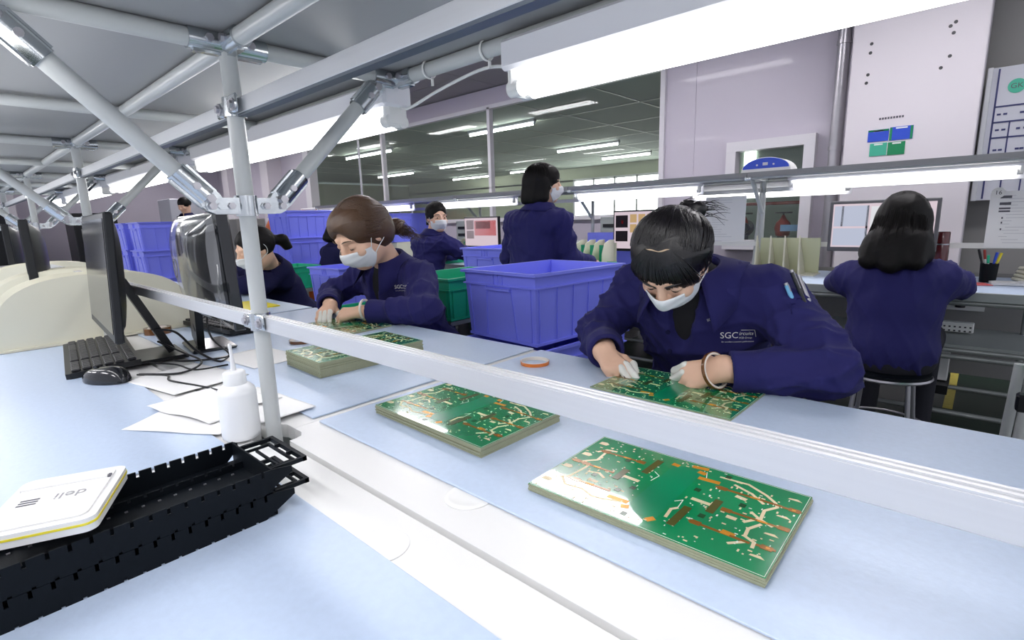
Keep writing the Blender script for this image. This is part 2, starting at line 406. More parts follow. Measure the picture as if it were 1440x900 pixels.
# unseen ceiling panels, added to brighten the hall and throw glare on the boards
wh = ('first', 'second', 'third', 'fourth', 'fifth', 'sixth')
for i, x in enumerate((-.2, -2.4, -5.0, -7.5, -10, -12.5)):
    for y in (3.53, -1.6):
        t = thing('added_panel_lamp', '%s added white panel lamp out of view above the %s' % (wh[i], 'aisle' if y > 0 else 'camera side'), 'lamp', (x, y, CZ), 0, 'added hall ceiling panel lamps')
        q = MB()
        for sy in (-1, 1): q.box((0, sy*.16, -.012), (1.26, .03, .022))
        for sx in (-1, 1): q.box((sx*.615, 0, -.012), (.03, .35, .022))
        q.build('panel_frame', M_house, t)
        q = MB(); q.box((0, 0, -.008), (1.20, .29, .008)); q.build('panel_diffuser', M_hallpanel, t)
for (xa, ya, L, lab) in ((-6.0, 6.42, 1.4, 'ceiling tube lamp behind the glass, near the long mullion'), (-6.4, 9.48, 1.5, 'ceiling tube lamp behind the glass in the middle of the pane'), (-10.4, 9.55, 1.6, 'ceiling tube lamp behind the glass left of the mullion'),
     (-6.7, 11.6, 1.3, 'small ceiling tube lamp behind the glass at right'), (-10.4, 12.4, 1.6, 'ceiling tube lamp behind the glass above the standing worker'), (-9.9, 6.47, 1.7, 'leftmost ceiling tube lamp behind the glass'), (-13.6, 9.8, 1.8, 'faint ceiling tube lamp far left behind the glass'), (-13.2, 12.6, 1.8, 'faintest ceiling tube lamp deep behind the glass')):
    tube_light('ceiling_lamp', L, lab, 'lamp', (xa, ya, NZ-.05), M_tubefar, two=False, group='next room ceiling lamps')
# valves and a red pipe behind the small window
t = thing('water_pipe', 'dark red horizontal pipe behind the small window', 'pipe', (-1.5, 5.62, 1.235))
q = MB(); q.tube([(-1.2, 0, -1.235), (-1.2, 0, -.02), (-1.18, 0, 0), (0, 0, 0), (1.18, 0, 0), (1.2, 0, -.02), (1.2, 0, -1.235)], .016, 12); q.build('pipe_run', M_red, t, 40)
def valve(x, mt, lab, flange):
    t = thing('gate_valve', lab, 'valve', (x, 5.5, 0), group='valves behind the small window')
    q = MB(); q.cyl((0, 0, 0), (0, 0, .93), .045, n=14); q.build('pipe_run', M_iron, t, 40)
    q = MB()
    if flange: q.lathe([(.028, -.04), (.085, -.04), (.085, -.015), (.06, .0), (.06, .05), (.02, .05)], 20, rot(PI/2, 0, 0, (0, 0, 1.0)))
    else: q.lathe([(.02, .9), (.06, .93), (.075, 1.0), (.06, 1.05), (.03, 1.08), (.02, 1.1)], 18)
    q.build('valve_body', M_iron if flange else mt, t, 40)
    q = MB(); q.lathe([(.04, 1.04), (.03, 1.08), (.012, 1.12)], 14); q.build('bonnet', mt, t, 40)
    q = MB(); q.cyl((0, 0, 1.1), (0, 0, 1.14), .008, n=8); q.cyl((0, 0, 1.135), (0, 0, 1.15), .075, n=18); q.build('handwheel', M_iron, t, 40)
    if not flange: q = MB(); q.box((.10, -.08, 1.0), (.2, .012, .06), M=rot(0, -.0, 0)); q.build('blue_tag', mat('light_blue_paper', (.25, .42, .7), .6), t)
valve(-1.82, M_red, 'iron gate valve with round flange facing out, behind the small window', True)
valve(-1.46, M_red, 'dark red gate valve with black handwheel, behind the small window', False)
mb = MB(); mb.box((-1.5, 6.4, 1.3), (2.4, .06, 2.6)); struct(mb.build('wall_pump_niche', mat('pale_green_wall', (.42, .5, .43), .6)))
t = tag(MB().box((0, 0, 0), (.12, .015, .5)).build('door_strip', M_day), 'narrow bright window strip behind the small window', 'window'); t.location = (-2.08, 6.362, 1.60)

# signs on the pillar
def sign(x0, x1, z0, z1, m, lab, extra=None):
    t = thing('sign', lab, 'sign', ((x0+x1)/2, 4.697, (z0+z1)/2), group='small signs on the pillar')
    q = MB(); q.box((0, 0, 0), (x1-x0, .004, z1-z0)); q.build('sign_plate', m, t)
    q = MB(); q.box((0, -.003, (z1-z0)/2-.009), ((x1-x0)*.5, .002, .009)); q.build('title_line', M_paper, t)
    return t
t = sign(-.718, -.594, 1.630, 1.712, M_blueacc, 'upper left small blue and green sign on the white pillar'); q = MB(); q.box((0, -.003, .034), (.12, .002, .012)); q.build('green_band', M_greensign, t)
t = sign(-.588, -.455, 1.628, 1.718, M_blueacc, 'upper right small blue and green sign on the white pillar'); q = MB(); q.box((.058, -.003, .0), (.014, .002, .086)); q.box((-.06, -.003, .0), (.014, .002, .086)); q.build('green_band', M_greensign, t)
sign(-.700, -.598, 1.530, 1.618, M_tealsign, 'lower left teal sign on the white pillar'); sign(-.592, -.492, 1.528, 1.616, M_greensign, 'lower right green sign on the white pillar')
q = MB()
for i in range(9): q.box((-.655+.0165*i, 4.6985, 1.785), (.011, .003, .014))
tag(q.build('lettering_strip', M_ink), 'line of tiny grey lettering on the pillar above the signs', 'lettering')

# whiteboard at the right edge
t = thing('whiteboard', 'whiteboard with navy grid lines and a round green badge beside the pillar', 'whiteboard', (.42, 4.94, 1.62))
q = MB(); q.box((0, 0, 0), (1.02, .02, .86)); q.build('board', M_wboard, t)
q = MB(); q.box((-.515, -.008, 0), (.03, .03, .87), bev=.004); q.build('board_frame', M_alu, t)
q = MB()
for z in (.18, .08, -.02): q.box((.0, -.0125, z), (.94, .004, .010))
for x in (-.47,): q.box((x, -.0125, 0), (.010, .004, .84))
for x in (-.385, -.29, -.19): q.box((x, -.0125, -.17), (.008, .004, .5))
q.build('grid_line', M_navyink, t)
q = MB(); q.cyl((-.375, -.011, .30), (-.375, -.014, .30), .045, n=24); q.build('badge', M_tealsign, t)
text_mb('GK', .045, frame_M((-.375, -.0145, .30), (1, 0, 0), (0, 0, 1))).build('badge_lettering', M_ink, t)
q = MB(); rr = random.Random(5)
for z in (.13, .03, -.1):
    for x in (-.45, -.42, -.34, -.31): q.box((x+rr.uniform(0, .01), -.0125, z), (.02, .003, .012), M=None)
q.build('handwriting', M_navyink, t)
# ================================================================== NEAR BENCH
JX = [.423 - 1.415*i for i in range(5)]        # joints and posts along the bench
PY = .388; TT = .75
def top_poly(x0, x1, ya, yb, seam_low):
    """table top outline; the two corners at the seam are notched for the posts"""
    n = [(0, .034), (.03, .034), (.046, .026), (.052, .012), (.052, 0)]    # notch, from the side inwards
    if seam_low:      # seam edge is ya
        L = [(x0+p[0], ya+p[1]) for p in n]; R = [(x1-p[0], ya+p[1]) for p in n]
        return L + R[::-1] + [(x1, yb), (x0, yb)]
    L = [(x0+p[0], yb-p[1]) for p in n]; R = [(x1-p[0], yb-p[1]) for p in n]
    return [(x0, ya), (x1, ya)] + R + L[::-1]
tabs = []
names = ['nearest', 'second', 'third', 'fourth']
for i in range(4):
    x1, x0 = JX[i]-.0006, JX[i+1]+.0006
    for side in (0, 1):
        ya, yb = ((-.42, .3825) if side == 0 else (.3935, 1.197))
        where = 'camera side' if side == 0 else 'workers side'
        t = thing('workbench', '%s white laminate workbench of the near row, %s of the posts' % (names[i], where), 'workbench', ((x0+x1)/2, (ya+yb)/2, 0))
        cx, cy = (x0+x1)/2, (ya+yb)/2
        q = MB(); q.prism([(a-cx, b-cy) for a, b in top_poly(x0, x1, ya, yb, side == 1)], TT-.028, TT); q.build('tabletop', M_white, t)
        for sx in (-1, 1):
            for sy in (-1, 1):
                q = MB(); q.box((sx*((x1-x0)/2-.07), sy*((yb-ya)/2-.09), (TT-.028)/2), (.04, .04, TT-.028)); q.build('leg', M_legs, t)
        q = MB()
        for sy in (-1, 1): q.box((0, sy*((yb-ya)/2-.09), TT-.058), (x1-x0-.18, .03, .06))
        q.build('apron', M_legs, t)
        # round cable-hole covers half under the mats
        gy = (.470 if side else .318) - cy
        q = MB(); q.lathe([(.036, TT), (.036, TT+.0012), (.033, TT+.002), (.026, TT+.002), (.024, TT+.001), (.001, TT+.001)], 32, Matrix.Translation(((-.525-JX[0]+.7075), gy, 0))); q.build('cable_hole_cover', M_wplast, t, 30)
        # mat
        mx0, mx1 = x0+.013, x1-.013
        my0, my1 = (-.418, .305) if side == 0 else (.474, 1.199)
        m = MB(); m.box(((mx0+mx1)/2, (my0+my1)/2, TT+.0030), (mx1-mx0, my1-my0, .004), bev=.001)
        tag(m.build('bench_mat', M_matblue), '%s pale blue rubber mat of the near bench, %s of the posts' % (names[i], where), 'mat')
MZ = TT + .005

# ================================================================== PIPE RACK over the bench
rk = thing('pipe_rack', 'long grey pipe rack with shelf boards, braces and rails over the near bench', 'rack', (JX[1], PY, 0))
OX, OY = JX[1], PY
IY, UY = .045-PY, .735-PY           # inner and outer shelf tubes (local y)
TZ_ = 1.455; R_ = .0142
def clamp_ball(x, y, z, dirs, rr=.0178, name='clamp'):
    """pressed metal joint: a collar with sleeves along dirs"""
    q = MB()
    for d in dirs:
        d = Vector(d).normalized(); a = Vector((x, y, z)); q.cyl(a + d*.006, a + d*.062, rr, n=16)
        u = Vector((0, 0, 1)) if abs(d.z) < .8 else Vector((0, 1, 0))
        q.bar(a + d*.012, a + d*.055, .012, 2*rr+.006, up=u)
    c = q.build(name, M_chrome, rk, 40)
    b = MB()
    for d in dirs:
        d = Vector(d).normalized(); s = d.cross(Vector((0, 0, 1)))
        if s.length < .1: s = Vector((0, 1, 0))
        s.normalize(); a = Vector((x, y, z)) + d*.033
        b.cyl(a + s*(rr-.004), a + s*(rr+.005), .0065, n=6)
        b.cyl(a - s*(rr-.004), a - s*(rr+.005), .0065, n=6)
    b.build('clamp_bolts', M_galv, c)['kind'] = 'stuff'
for i, X in enumerate(JX):
    x = X - OX
    q = MB(); q.cyl((x, 0, 0), (x, 0, TZ_-.012), R_, n=24); q.build('post', M_pipe, rk, 40)
    q = MB(); q.cyl((x, IY+.02, TZ_), (x, -.018, TZ_), R_, n=20); q.cyl((x, .018, TZ_), (x, UY-.016, TZ_), R_, n=20); q.build('cross_tube', M_pipe, rk, 40)
    clamp_ball(x, 0, TZ_, [(0, 1, -.0), (0, -1, 0), (1, 0, 0)])
    clamp_ball(x, UY, TZ_, [(0, -1, 0), (1, 0, 0), (-1, 0, 0)], .0172)
    clamp_ball(x, IY, TZ_, [(0, 1, 0), (1, 0, 0), (-1, 0, 0)], .0172)
    # braces in the cross plane
    kz = 1.187
    for s, ye in ((-1, IY+.055), (1, UY-.06)):
        a = Vector((x, s*.062, kz+.012)); b = Vector((x, ye, TZ_-.025)); d = (b-a).normalized()
        q = MB(); q.cyl(a + d*.02, b - d*.02, R_, n=20); q.build('brace', M_pipe, rk, 40)
        for p, e in ((a, 1), (b, -1)):
            q = MB(); q.cyl(p + d*e*.004, p + d*e*.062, .0178, n=18)
            q.cyl(p - d*e*.004 + Vector((-.008, 0, 0)), p - d*e*.004 + Vector((.008, 0, 0)), .0185, n=18)
            q.bar(p + d*e*.0, p + d*e*.058, .040, .012, up=(1, 0, 0))
            c = q.build('brace_clamp', M_chrome, rk, 40)
            m = MB()
            for sx in (-1, 1): m.cyl(p + Vector((sx*.008, 0, 0)), p + Vector((sx*.021, 0, 0)), .0075, n=6); m.cyl(p + d*e*.028 + Vector((sx*.014, 0, 0)), p + d*e*.028 + Vector((sx*.0215, 0, 0)), .006, n=10)
            m.build('clamp_bolts', M_galv, c)['kind'] = 'stuff'
    # middle clamp with two slotted wings
    q = MB(); q.cyl((x, 0, kz-.018), (x, 0, kz+.018), .0188, n=20)
    for s in (-1, 1):
        pl = [(s*.015, -.014), (s*.055, -.014), (s*.066, -.009), (s*.070, 0), (s*.066, .009), (s*.055, .014), (s*.015, .014)]
        for sx in (-1, 1):
            M = Matrix(((0, 0, 1, x+sx*.010-.0015), (1, 0, 0, 0), (0, 1, 0, kz), (0, 0, 0, 1)))
            q.prism(pl, 0, .003, M)
            q.prism([(s*.024, -.006), (s*.048, -.006), (s*.053, 0), (s*.048, .006), (s*.024, .006), (s*.020, 0)], -.0025 if sx < 0 else 0, .003 if sx < 0 else .0055, M)
    c = q.build('wing_clamp', M_chrome, rk, 40)
    m = MB()
    for s in (-1, 1):
        for sx in (-1, 1): m.cyl((x+sx*.011, s*.030, kz), (x+sx*.0185, s*.030, kz), .006, n=6); m.cyl((x+sx*.010, s*.060, kz), (x+sx*.018, s*.060, kz), .0065, n=6)
    m.build('clamp_bolts', M_galv, c)['kind'] = 'stuff'
    # rail brackets
    for z in (1.353, .977):
        q = MB(); q.cyl((x, 0, z-.016), (x, 0, z+.016), .0185, n=20)
        q.box((x+.026, -.012, z+.002), (.036, .006, .030), bev=.003); q.box((x-.026, -.012, z-.002), (.036, .006, .026), bev=.003)
        c = q.build('rail_bracket', M_chrome, rk, 40)
        m = MB()
        for s in (-1, 1): m.cyl((x+s*.030, -.014, z), (x+s*.030, -.021, z), .0065, n=6); m.cyl((x+s*.030, -.0145, z), (x+s*.030, -.0165, z), .010, n=14)
        m.build('clamp_bolts', M_galv, c)['kind'] = 'stuff'
# long tubes
x0, x1 = JX[4]-OX-.5, JX[0]-OX+.6
for y, z in ((IY, TZ_), (UY, TZ_)):
    for i in range(5):
        a = JX[i]-OX+.02 if i else x1; b = JX[i]-OX-.02
        lo = JX[i+1]-OX+.02 if i < 4 else x0
        if i == 0: q = MB(); q.cyl((x1, y, z), (JX[0]-OX+.02, y, z), R_, n=18); q.build('long_tube', M_pipe, rk, 40)
        q = MB(); q.cyl((b, y, z), (lo, y, z), R_, n=18); q.build('long_tube', M_pipe, rk, 40)
for i in range(5):
    b = JX[i]-OX-.02; lo = JX[i+1]-OX+.02 if i < 4 else x0
    q = MB(); q.cyl((b, 0, TZ_), (lo, 0, TZ_), R_, n=18); q.build('long_tube', M_pipe, rk, 40)
    xm = (b+lo)/2
    q = MB(); q.cyl((xm, IY+.016, TZ_-.002), (xm, UY-.016, TZ_-.002), R_*.95, n=16); q.build('cross_tube', M_pipe, rk, 40)
q = MB(); q.cyl((x1, 0, TZ_), (JX[0]-OX+.02, 0, TZ_), R_, n=18); q.build('long_tube', M_pipe, rk, 40)
# shelf boards, one per bay, with small joints
for i in range(-1, 5):
    a = JX[i]-OX if i >= 0 else x1; b = JX[i+1]-OX if i < 4 else x0
    q = MB(); q.box(((a+b)/2, (IY+UY)/2, TZ_+R_+.008), (abs(a-b)-.006, UY-IY+.036, .015), bev=.002); q.build('shelf_board', M_shelf, rk)
# rails: flat aluminium strips with a lip, upper and lower
for i in range(-1, 5):
    a = (JX[i]-OX-.017) if i >= 0 else x1; b = (JX[i+1]-OX+.017) if i < 4 else x0
    q = MB(); q.box(((a+b)/2, .0, 1.3535), (abs(a-b), .006, .025), bev=.001); r = q.build('upper_rail', M_alu, rk)
    q = MB(); q.box(((a+b)/2, .006, 1.339), (abs(a-b), .016, .004)); q.build('rail_lip', M_aludark, r)
    q = MB(); q.box(((a+b)/2, .002, .9745), (abs(a-b), .020, .025), bev=.001); r = q.build('lower_rail', M_alu, rk)
    q = MB()
    for yy in (-.006, .003, .010): q.box(((a+b)/2, yy, .9876), (abs(a-b), .0035, .0018))
    q.build('rail_ridge', M_alu, r)
# the lamp cable with ties along the outer tube
cb = bez([(-.60, .748, 1.405), (-.66, .75, 1.418), (-.74, .752, 1.432), (-.86, .745, 1.415), (-.96, .742, 1.395), (-1.0, .745, 1.40)], 8)
tag(MB().tube(cb, .0032, 8).build('lamp_cable', M_wplast, None, 60), 'white lamp cable tied along the outer shelf tube', 'cable')
for x, lab in ((-.715, 'white cable tie on the outer shelf tube near the lamp end'), (-.88, 'white cable tie on the outer shelf tube behind the raised brace')):
    q = MB(); q.lathe([(.0165, -.002), (.0185, -.002), (.0185, .002), (.0165, .002)], 20, rot(0, PI/2, 0, (x, .735, 1.455)), cap=False); q.box((x, .742, 1.434), (.004, .004, .018))
    tag(q.build('cable_tie', M_wplast), lab, 'cable tie')

# ================================================================== BLUE AND GREEN CRATES
def crate(name, m, L, W, H, label, loc, rz, group=None):
    """open crate; L along local x, W along local y"""
    t = thing(name, label, 'crate', loc, rz, group)
    tp = .94; th = .005; q = MB()
    def ring(l, w_, z): return [(-l/2, -w_/2, z), (l/2, -w_/2, z), (l/2, w_/2, z), (-l/2, w_/2, z)]
    vs = ring(L*tp, W*tp, .0) + ring(L, W, H) + ring(L-2*th, W-2*th, H) + ring(L*tp-2*th, W*tp-2*th, th)
    fs = [(3, 2, 1, 0)] + [(i, (i+1) % 4, 4+(i+1) % 4, 4+i) for i in range(4)] + [(4+i, 4+(i+1) % 4, 8+(i+1) % 4, 8+i) for i in range(4)] + [(8+i, 8+(i+1) % 4, 12+(i+1) % 4, 12+i) for i in range(4)] + [(12, 13, 14, 15)]
    q.add(vs, fs); q.build('crate_body', m, t)
    def band(z0, z1, out, nm):
        b = MB()
        for s in (-1, 1):
            b.box((0, s*(W/2+out/2-.002), (z0+z1)/2), (L+2*out-.004, out, z1-z0)); b.box((s*(L/2+out/2-.002), 0, (z0+z1)/2), (out, W-.004, z1-z0))
        b.build(nm, m, t)
    band(H-.010, H+.002, .016, 'rim'); band(H-.062, H-.056, .008, 'ledge'); 
    b = MB()
    for s in (-1, 1):
        b.box((0, s*(W*tp/2+.002), .006), (L*tp+.008, .008, .012)); b.box((s*(L*tp/2+.002), 0, .006), (.008, W*tp+.008, .012))
    b.build('base_band', m, t)
    # vertical ribs follow the taper
    def rib(axis, s, u, wd=.006, z0=.0, z1=None, out=.009, du=0):
        z1 = H-.058 if z1 is None else z1
        k = lambda z: tp + (1-tp)*z/H
        r = MB()
        if axis == 'x': a = (u*k(z0)+du, s*W/2*k(z0), z0); c = (u*k(z1), s*W/2*k(z1), z1); r.bar(a, c, out, wd, up=(1, 0, 0))
        else: a = (s*L/2*k(z0), u*k(z0)+du, z0); c = (s*L/2*k(z1), u*k(z1), z1); r.bar(a, c, wd, out, up=(1, 0, 0))
        r.build('rib', m, t)
    for s in (-1, 1):
        for u in (-.46, -.27, -.09, .09, .27, .46): rib('y' if W > L else 'x', s, u*max(L, W))
        A = 'x' if W > L else 'y'; E = min(L, W)
        for u in (-.44, .44): rib(A, s, u*E)
        for u, du in ((-.17, -.025), (.17, .025)): rib(A, s, u*E, du=du)
        for u in (-.06, .0, .06): rib(A, s, u*E, z0=H-.058, z1=H-.012)
        h = MB()
        zz = H-.075; k = tp+(1-tp)*zz/H
        if A == 'x': h.box((0, s*(W/2*k+.006), zz), (.36*E, .016, .010)); 
        else: h.box((s*(L/2*k+.006), 0, zz), (.016, .36*E, .010))
        h.build('handle_bar', m, t)
    return t
bc = crate('storage_crate', M_blue, .45, .585, .30, 'big nearest blue crate standing open between the two front workers', (-1.51, 1.886, .632), -.082, 'blue crates')
dup(bc, (-1.47, 1.86, .327), -.075, label='blue crate under the big nearest one, only its rim edge showing')
def cart(x, y, z, rz, l, w_, lab):
    t = thing('crate_cart', lab, 'cart', (x, y, 0), rz, 'steel stands under the crates')
    q = MB(); q.box((0, 0, z-.012), (l, w_, .02)); q.build('platform', M_legs, t)
    for sx in (-1, 1):
        for sy in (-1, 1):
            q = MB(); q.box((sx*(l/2-.02), sy*(w_/2-.02), (z-.02)/2), (.03, .03, z-.02)); q.build('leg', M_black, t)
cart(-1.48, 1.87, .325, -.08, .44, .58, 'low steel stand under the big nearest blue crate')
dup(bc, (-2.63, 2.90, .655), .0, label='small-looking blue crate left of the standing worker, in front of the red screen')
cart(-2.63, 2.90, .653, .0, .42, .55, 'steel stand under the blue crate before the red screen')
# three-high stack beyond the second worker
sx, sy, sr = -5.97, 2.94, .02
nm3 = ('bottom', 'middle', 'top')
for k in range(3): dup(bc, (sx, sy, .42+.297*k), sr, label='%s blue crate of the three-high stack left of the brown-haired worker' % nm3[k])
cart(sx, sy, .418, sr, .44, .56, 'black steel stand under the three-high blue stack')
tag(MB().box((-4.88, 3.57, TT+.098), (.44, .5, .192), bev=.006).build('carton', M_cream), 'pale box under the blue crate behind the brown-haired head', 'box')
dup(bc, (-4.88, 3.57, .946), .0, label='blue crate on the far bench behind the head of the brown-haired worker')
dup(bc, (-4.05, 2.42, .50), .05, label='blue crate half hidden behind the chest of the brown-haired worker')
cart(-4.05, 2.42, .498, .05, .42, .55, 'steel stand hidden behind the brown-haired worker')
# stacks at the left, beyond the cream dividers
for j, (x, y, n, who) in enumerate(((-6.75, 1.75, 3, 'right-hand'), (-7.42, 1.74, 3, 'left-hand'))):
    for k in range(n): dup(bc, (x, y, .335+.297*k), .0 if j == 0 else .03, label='%s blue crate of the %s far stack beyond the left monitor' % (nm3[k], who))
    cart(x, y, .333, 0, .42, .55, 'steel stand under the %s far blue stack' % who)
gc = crate('storage_crate', M_green, .40, .52, .215, 'green crate between the brown-haired worker and the big blue crate', (-2.14, 1.93, .655), .0, 'green crates')
cart(-2.14, 1.93, .652, 0, .38, .5, 'steel stand under the green crate')
dup(gc, (-5.05, 2.25, .55), .05, label='green crate sliver right of the three-high blue stack')
cart(-5.05, 2.25, .548, .05, .38, .5, 'steel stand under the green crate sliver')
dup(gc, (-2.72, 1.66, .44), 0, label='green crate low beside the elbow of the brown-haired worker')
cart(-2.72, 1.66, .438, 0, .38, .5, 'steel stand under the low green crate')

# ================================================================== CIRCUIT BOARDS
BL, BW, BT = .328, .212, .003
def uvp(p): return ((p[0]-.5)*BL, (p[1]-.5)*BW)
brd = {
 'center': [(.435, .885), (.568, .885), (.568, .13), (.435, .13)],
 'brown': [((.662, .752), (.921, .757)), ((.748, .503), (.988, .51)), ((.676, .257), (.897, .25)), ((.08, .755), (.318, .765)), ((.02, .495), (.248, .495)), ((.064, .245), (.319, .26)), ((.928, .752), (.992, .753)), ((.922, .26), (.982, .265))],
 'block': [((.361, .639), (.367, .86)), ((.63, .154), (.634, .38)), ((.283, .436), (.284, .585)), ((.713, .426), (.714, .578))],
 'trace': [[(.091, .764), (.112, .745), (.121, .598), (.053, .486)], [(.117, .498), (.118, .438), (.108, .272), (.076, .212)], [(.15, .806), (.102, .793), (.076, .72)], [(.647, .9), (.765, .911), (.852, .837), (.895, .778), (.911, .731), (.878, .644), (.884, .54), (.84, .442)], [(.842, .577), (.877, .533), (.932, .492)], [(.896, .476), (.868, .387), (.873, .302), (.911, .273), (.915, .218)], [(.84, .177), (.882, .243)], [(.087, .223), (.135, .15), (.219, .172), (.28, .131), (.333, .145), (.39, .183)], [(.593, .207), (.586, .308), (.603, .344)], [(.15, .40), (.20, .43), (.24, .39)], [(.72, .85), (.80, .80), (.86, .72)]],
 'pad': [(.051, .876), (.047, .634), (.042, .387), (.038, .141), (.951, .875), (.948, .624), (.945, .391), (.943, .14)],
 'orange': [((.578, .8), (.658, .807)), ((.341, .201), (.421, .207)), ((.514, .936), (.574, .95)), ((.422, .148), (.441, .16)), ((.547, .108), (.561, .139)), ((.431, .883), (.453, .879)), ((.556, .881), (.58, .875)), ((.802, .27), (.838, .266))],
 'cream': [((.292, .502), (.374, .496)), ((.622, .508), (.711, .504)), ((.758, .711), (.793, .702)), ((.195, .314), (.233, .308)), ((.78, .441), (.808, .441))],
 'dark': [(.61, .633), (.799, .621), (.676, .929), (.386, .393), (.342, .305), (.191, .389), (.242, .73), (.7, .351), (.454, .08)],
 'line': [[(.394, .692), (.427, .653), (.417, .558)], [(.572, .408), (.596, .453), (.603, .344), (.586, .308)], [(.583, .908), (.6, .827)]]}
def seg(q, a, b, wd, z0, z1):
    a, b = Vector((*uvp(a), 0)), Vector((*uvp(b), 0)); d = (b-a).normalized(); n = Vector((-d.y, d.x, 0))*wd/2; e = d*wd*.25
    q.prism([tuple((a-e-n)[:2]), tuple((b+e-n)[:2]), tuple((b+e+n)[:2]), tuple((a-e+n)[:2])], z0, z1)
board_parts = {}
def make_board(label, loc, rz, group='topmost circuit boards'):
    t = thing('circuit_board', label, 'circuit board', loc, rz, group)
    q = MB(); q.box((0, 0, BT/2), (BL, BW, BT)); q.build('substrate', M_fr4, t)
    q = MB(); q.box((0, 0, BT+.0002), (BL-.001, BW-.001, .0004)); q.build('solder_mask', M_mask, t)
    z = BT+.0004
    q = MB(); q.prism([uvp(p) for p in brd['center']], z-.0002, z+.00012)
    q.build('plain_panel', M_mask2, t)
    q = MB()
    for tr in brd['trace']:
        q = MB()
        for a, b in zip(tr[:-1], tr[1:]): seg(q, a, b, .0042, z-.0002, z+.0002)
        q.build('copper_trace', M_pad, t)
    for (a, b) in brd['cream']: q = MB(); seg(q, a, b, .007, z-.0002, z+.0002); q.build('copper_bar', M_pad, t)
    for a, b in brd['brown']: q = MB(); seg(q, a, b, .0042, z-.0002, z+.0004); q.build('amber_strip', M_brown, t); k_ = .55; m_ = (a[0]*(1-k_)+b[0]*k_, a[1]*(1-k_)+b[1]*k_); e_ = (a[0]*.32+b[0]*.68, a[1]*.32+b[1]*.68); q = MB(); seg(q, m_, e_, .0036, z, z+.0006); q.build('orange_pad', M_orange, t)
    q = MB()
    for p in ((.688, .752), (.76, .503), (.70, .257), (.30, .765), (.10, .495), (.15, .25), (.97, .753), (.955, .262), (.97, .51), (.05, .495), (.11, .755)):
        x, y = uvp(p); q.box((x, y, z), (.013, .009, .001))
    o = q.build('amber_patches', M_brown, t); o['kind'] = 'stuff'
    for a, b in brd['block']: q = MB(); seg(q, a, b, .0105, z-.0002, z+.0005); q.build('olive_strip', M_olive, t)
    for a, b in brd['orange']: q = MB(); seg(q, a, b, .0085, z-.0002, z+.0003); q.build('orange_pad', M_orange, t)
    for k, p in enumerate(brd['pad']):
        x, y = uvp(p); s = 1 if k < 4 else -1; q = MB(); q.prism([(x-.008, y-.003*s-.002), (x+.006, y-.003*s-.002), (x+.009, y+.001), (x+.003, y+.006), (x-.007, y+.004)], z-.0002, z+.0003); q.build('slotted_pad', M_pad, t)
    q = MB()
    for p in brd['dark']: x, y = uvp(p); q.box((x, y, z), (.008, .009, .0007))
    rr = random.Random(4)
    o = q.build('dark_pads', M_maskd, t); o['kind'] = 'stuff'
    q = MB()
    for ln in brd['line']:
        for a, b in zip(ln[:-1], ln[1:]): seg(q, a, b, .0012, z-.0002, z+.0002)
    for e in ((.006, .012, .994, .012), (.006, .988, .994, .988), (.006, .012, .006, .988), (.994, .012, .994, .988)): seg(q, e[:2], e[2:], .0007, z-.0002, z+.00015)
    for _ in range(120):
        u, v = rr.uniform(.02, .98), rr.uniform(.03, .97)
        if .42 < u < .585 and .1 < v < .9: continue
        x, y = uvp((u, v)); q.box((x, y, z), (rr.choice((.0015, .0025, .004)), rr.choice((.0012, .002)), .0006), rz=rr.choice((0, PI/2)))
    o = q.build('small_pads', M_silk, t); o['kind'] = 'stuff'
    q = MB()
    for _ in range(150):
        u, v = rr.uniform(.02, .98), rr.uniform(.03, .97)
        if .42 < u < .585 and .1 < v < .9: continue
        x, y = uvp((u, v)); q.box((x, y, z), (rr.choice((.002, .005)), .0022, .0007), rz=rr.choice((0, PI/2)))
    o = q.build('tiny_amber_pads', M_pad, t); o['kind'] = 'stuff'
    return t
q = MB(); q.box((0, 0, BT/2), (BL, BW, BT*.86)); plain0 = q.build('circuit_board', M_fr4)
plain_used = [False]
ordn = ('top', 'second', 'third', 'fourth', 'fifth', 'sixth', 'seventh', 'eighth', 'ninth', 'tenth', 'eleventh', 'twelfth', 'thirteenth', 'fourteenth')
rj = random.Random(8)
def stack(n, x, y, rz, toplabel, underlabel, group):
    for k in range(n-1):
        if not plain_used[0]: o = plain0; plain_used[0] = True
        else: o = plain0.copy(); COL.objects.link(o)
        o.location = (x+rj.uniform(-.0014, .0014), y+rj.uniform(-.0014, .0014), MZ+BT*k); o.rotation_euler = (0, 0, rz+rj.uniform(-.003, .003))
        tag(o, underlabel % ordn[n-1-k], 'circuit board', group)
    z = MZ+BT*(n-1)
    if 't' not in board_parts: board_parts['t'] = make_board(toplabel, (x, y, z), rz)
    else: dup(board_parts['t'], (x, y, z), rz, label=toplabel)
stack(4, -.300, .640, .012, 'top green circuit board of the nearest stack, glare on its left corner', '%s circuit board down in the nearest stack, edge only', 'boards under the nearest stack top')
stack(6, -.754, .674, -.03, 'top green circuit board of the middle stack by the bench joint', '%s circuit board down in the middle stack, edge only', 'boards under the middle stack top')
stack(14, -1.352, .792, PI/2-.04, 'top green circuit board of the tall stack by the grey post', '%s circuit board down in the tall stack by the post', 'boards under the tall stack top')
stack(1, -.490, 1.088, -.02, 'single green circuit board under the hands of the bun-haired worker', '', '')
stack(2, -1.84, 1.035, .03, 'green circuit board under the fingers of the brown-haired worker', '%s board under the one the brown-haired worker handles', 'boards before the brown-haired worker')

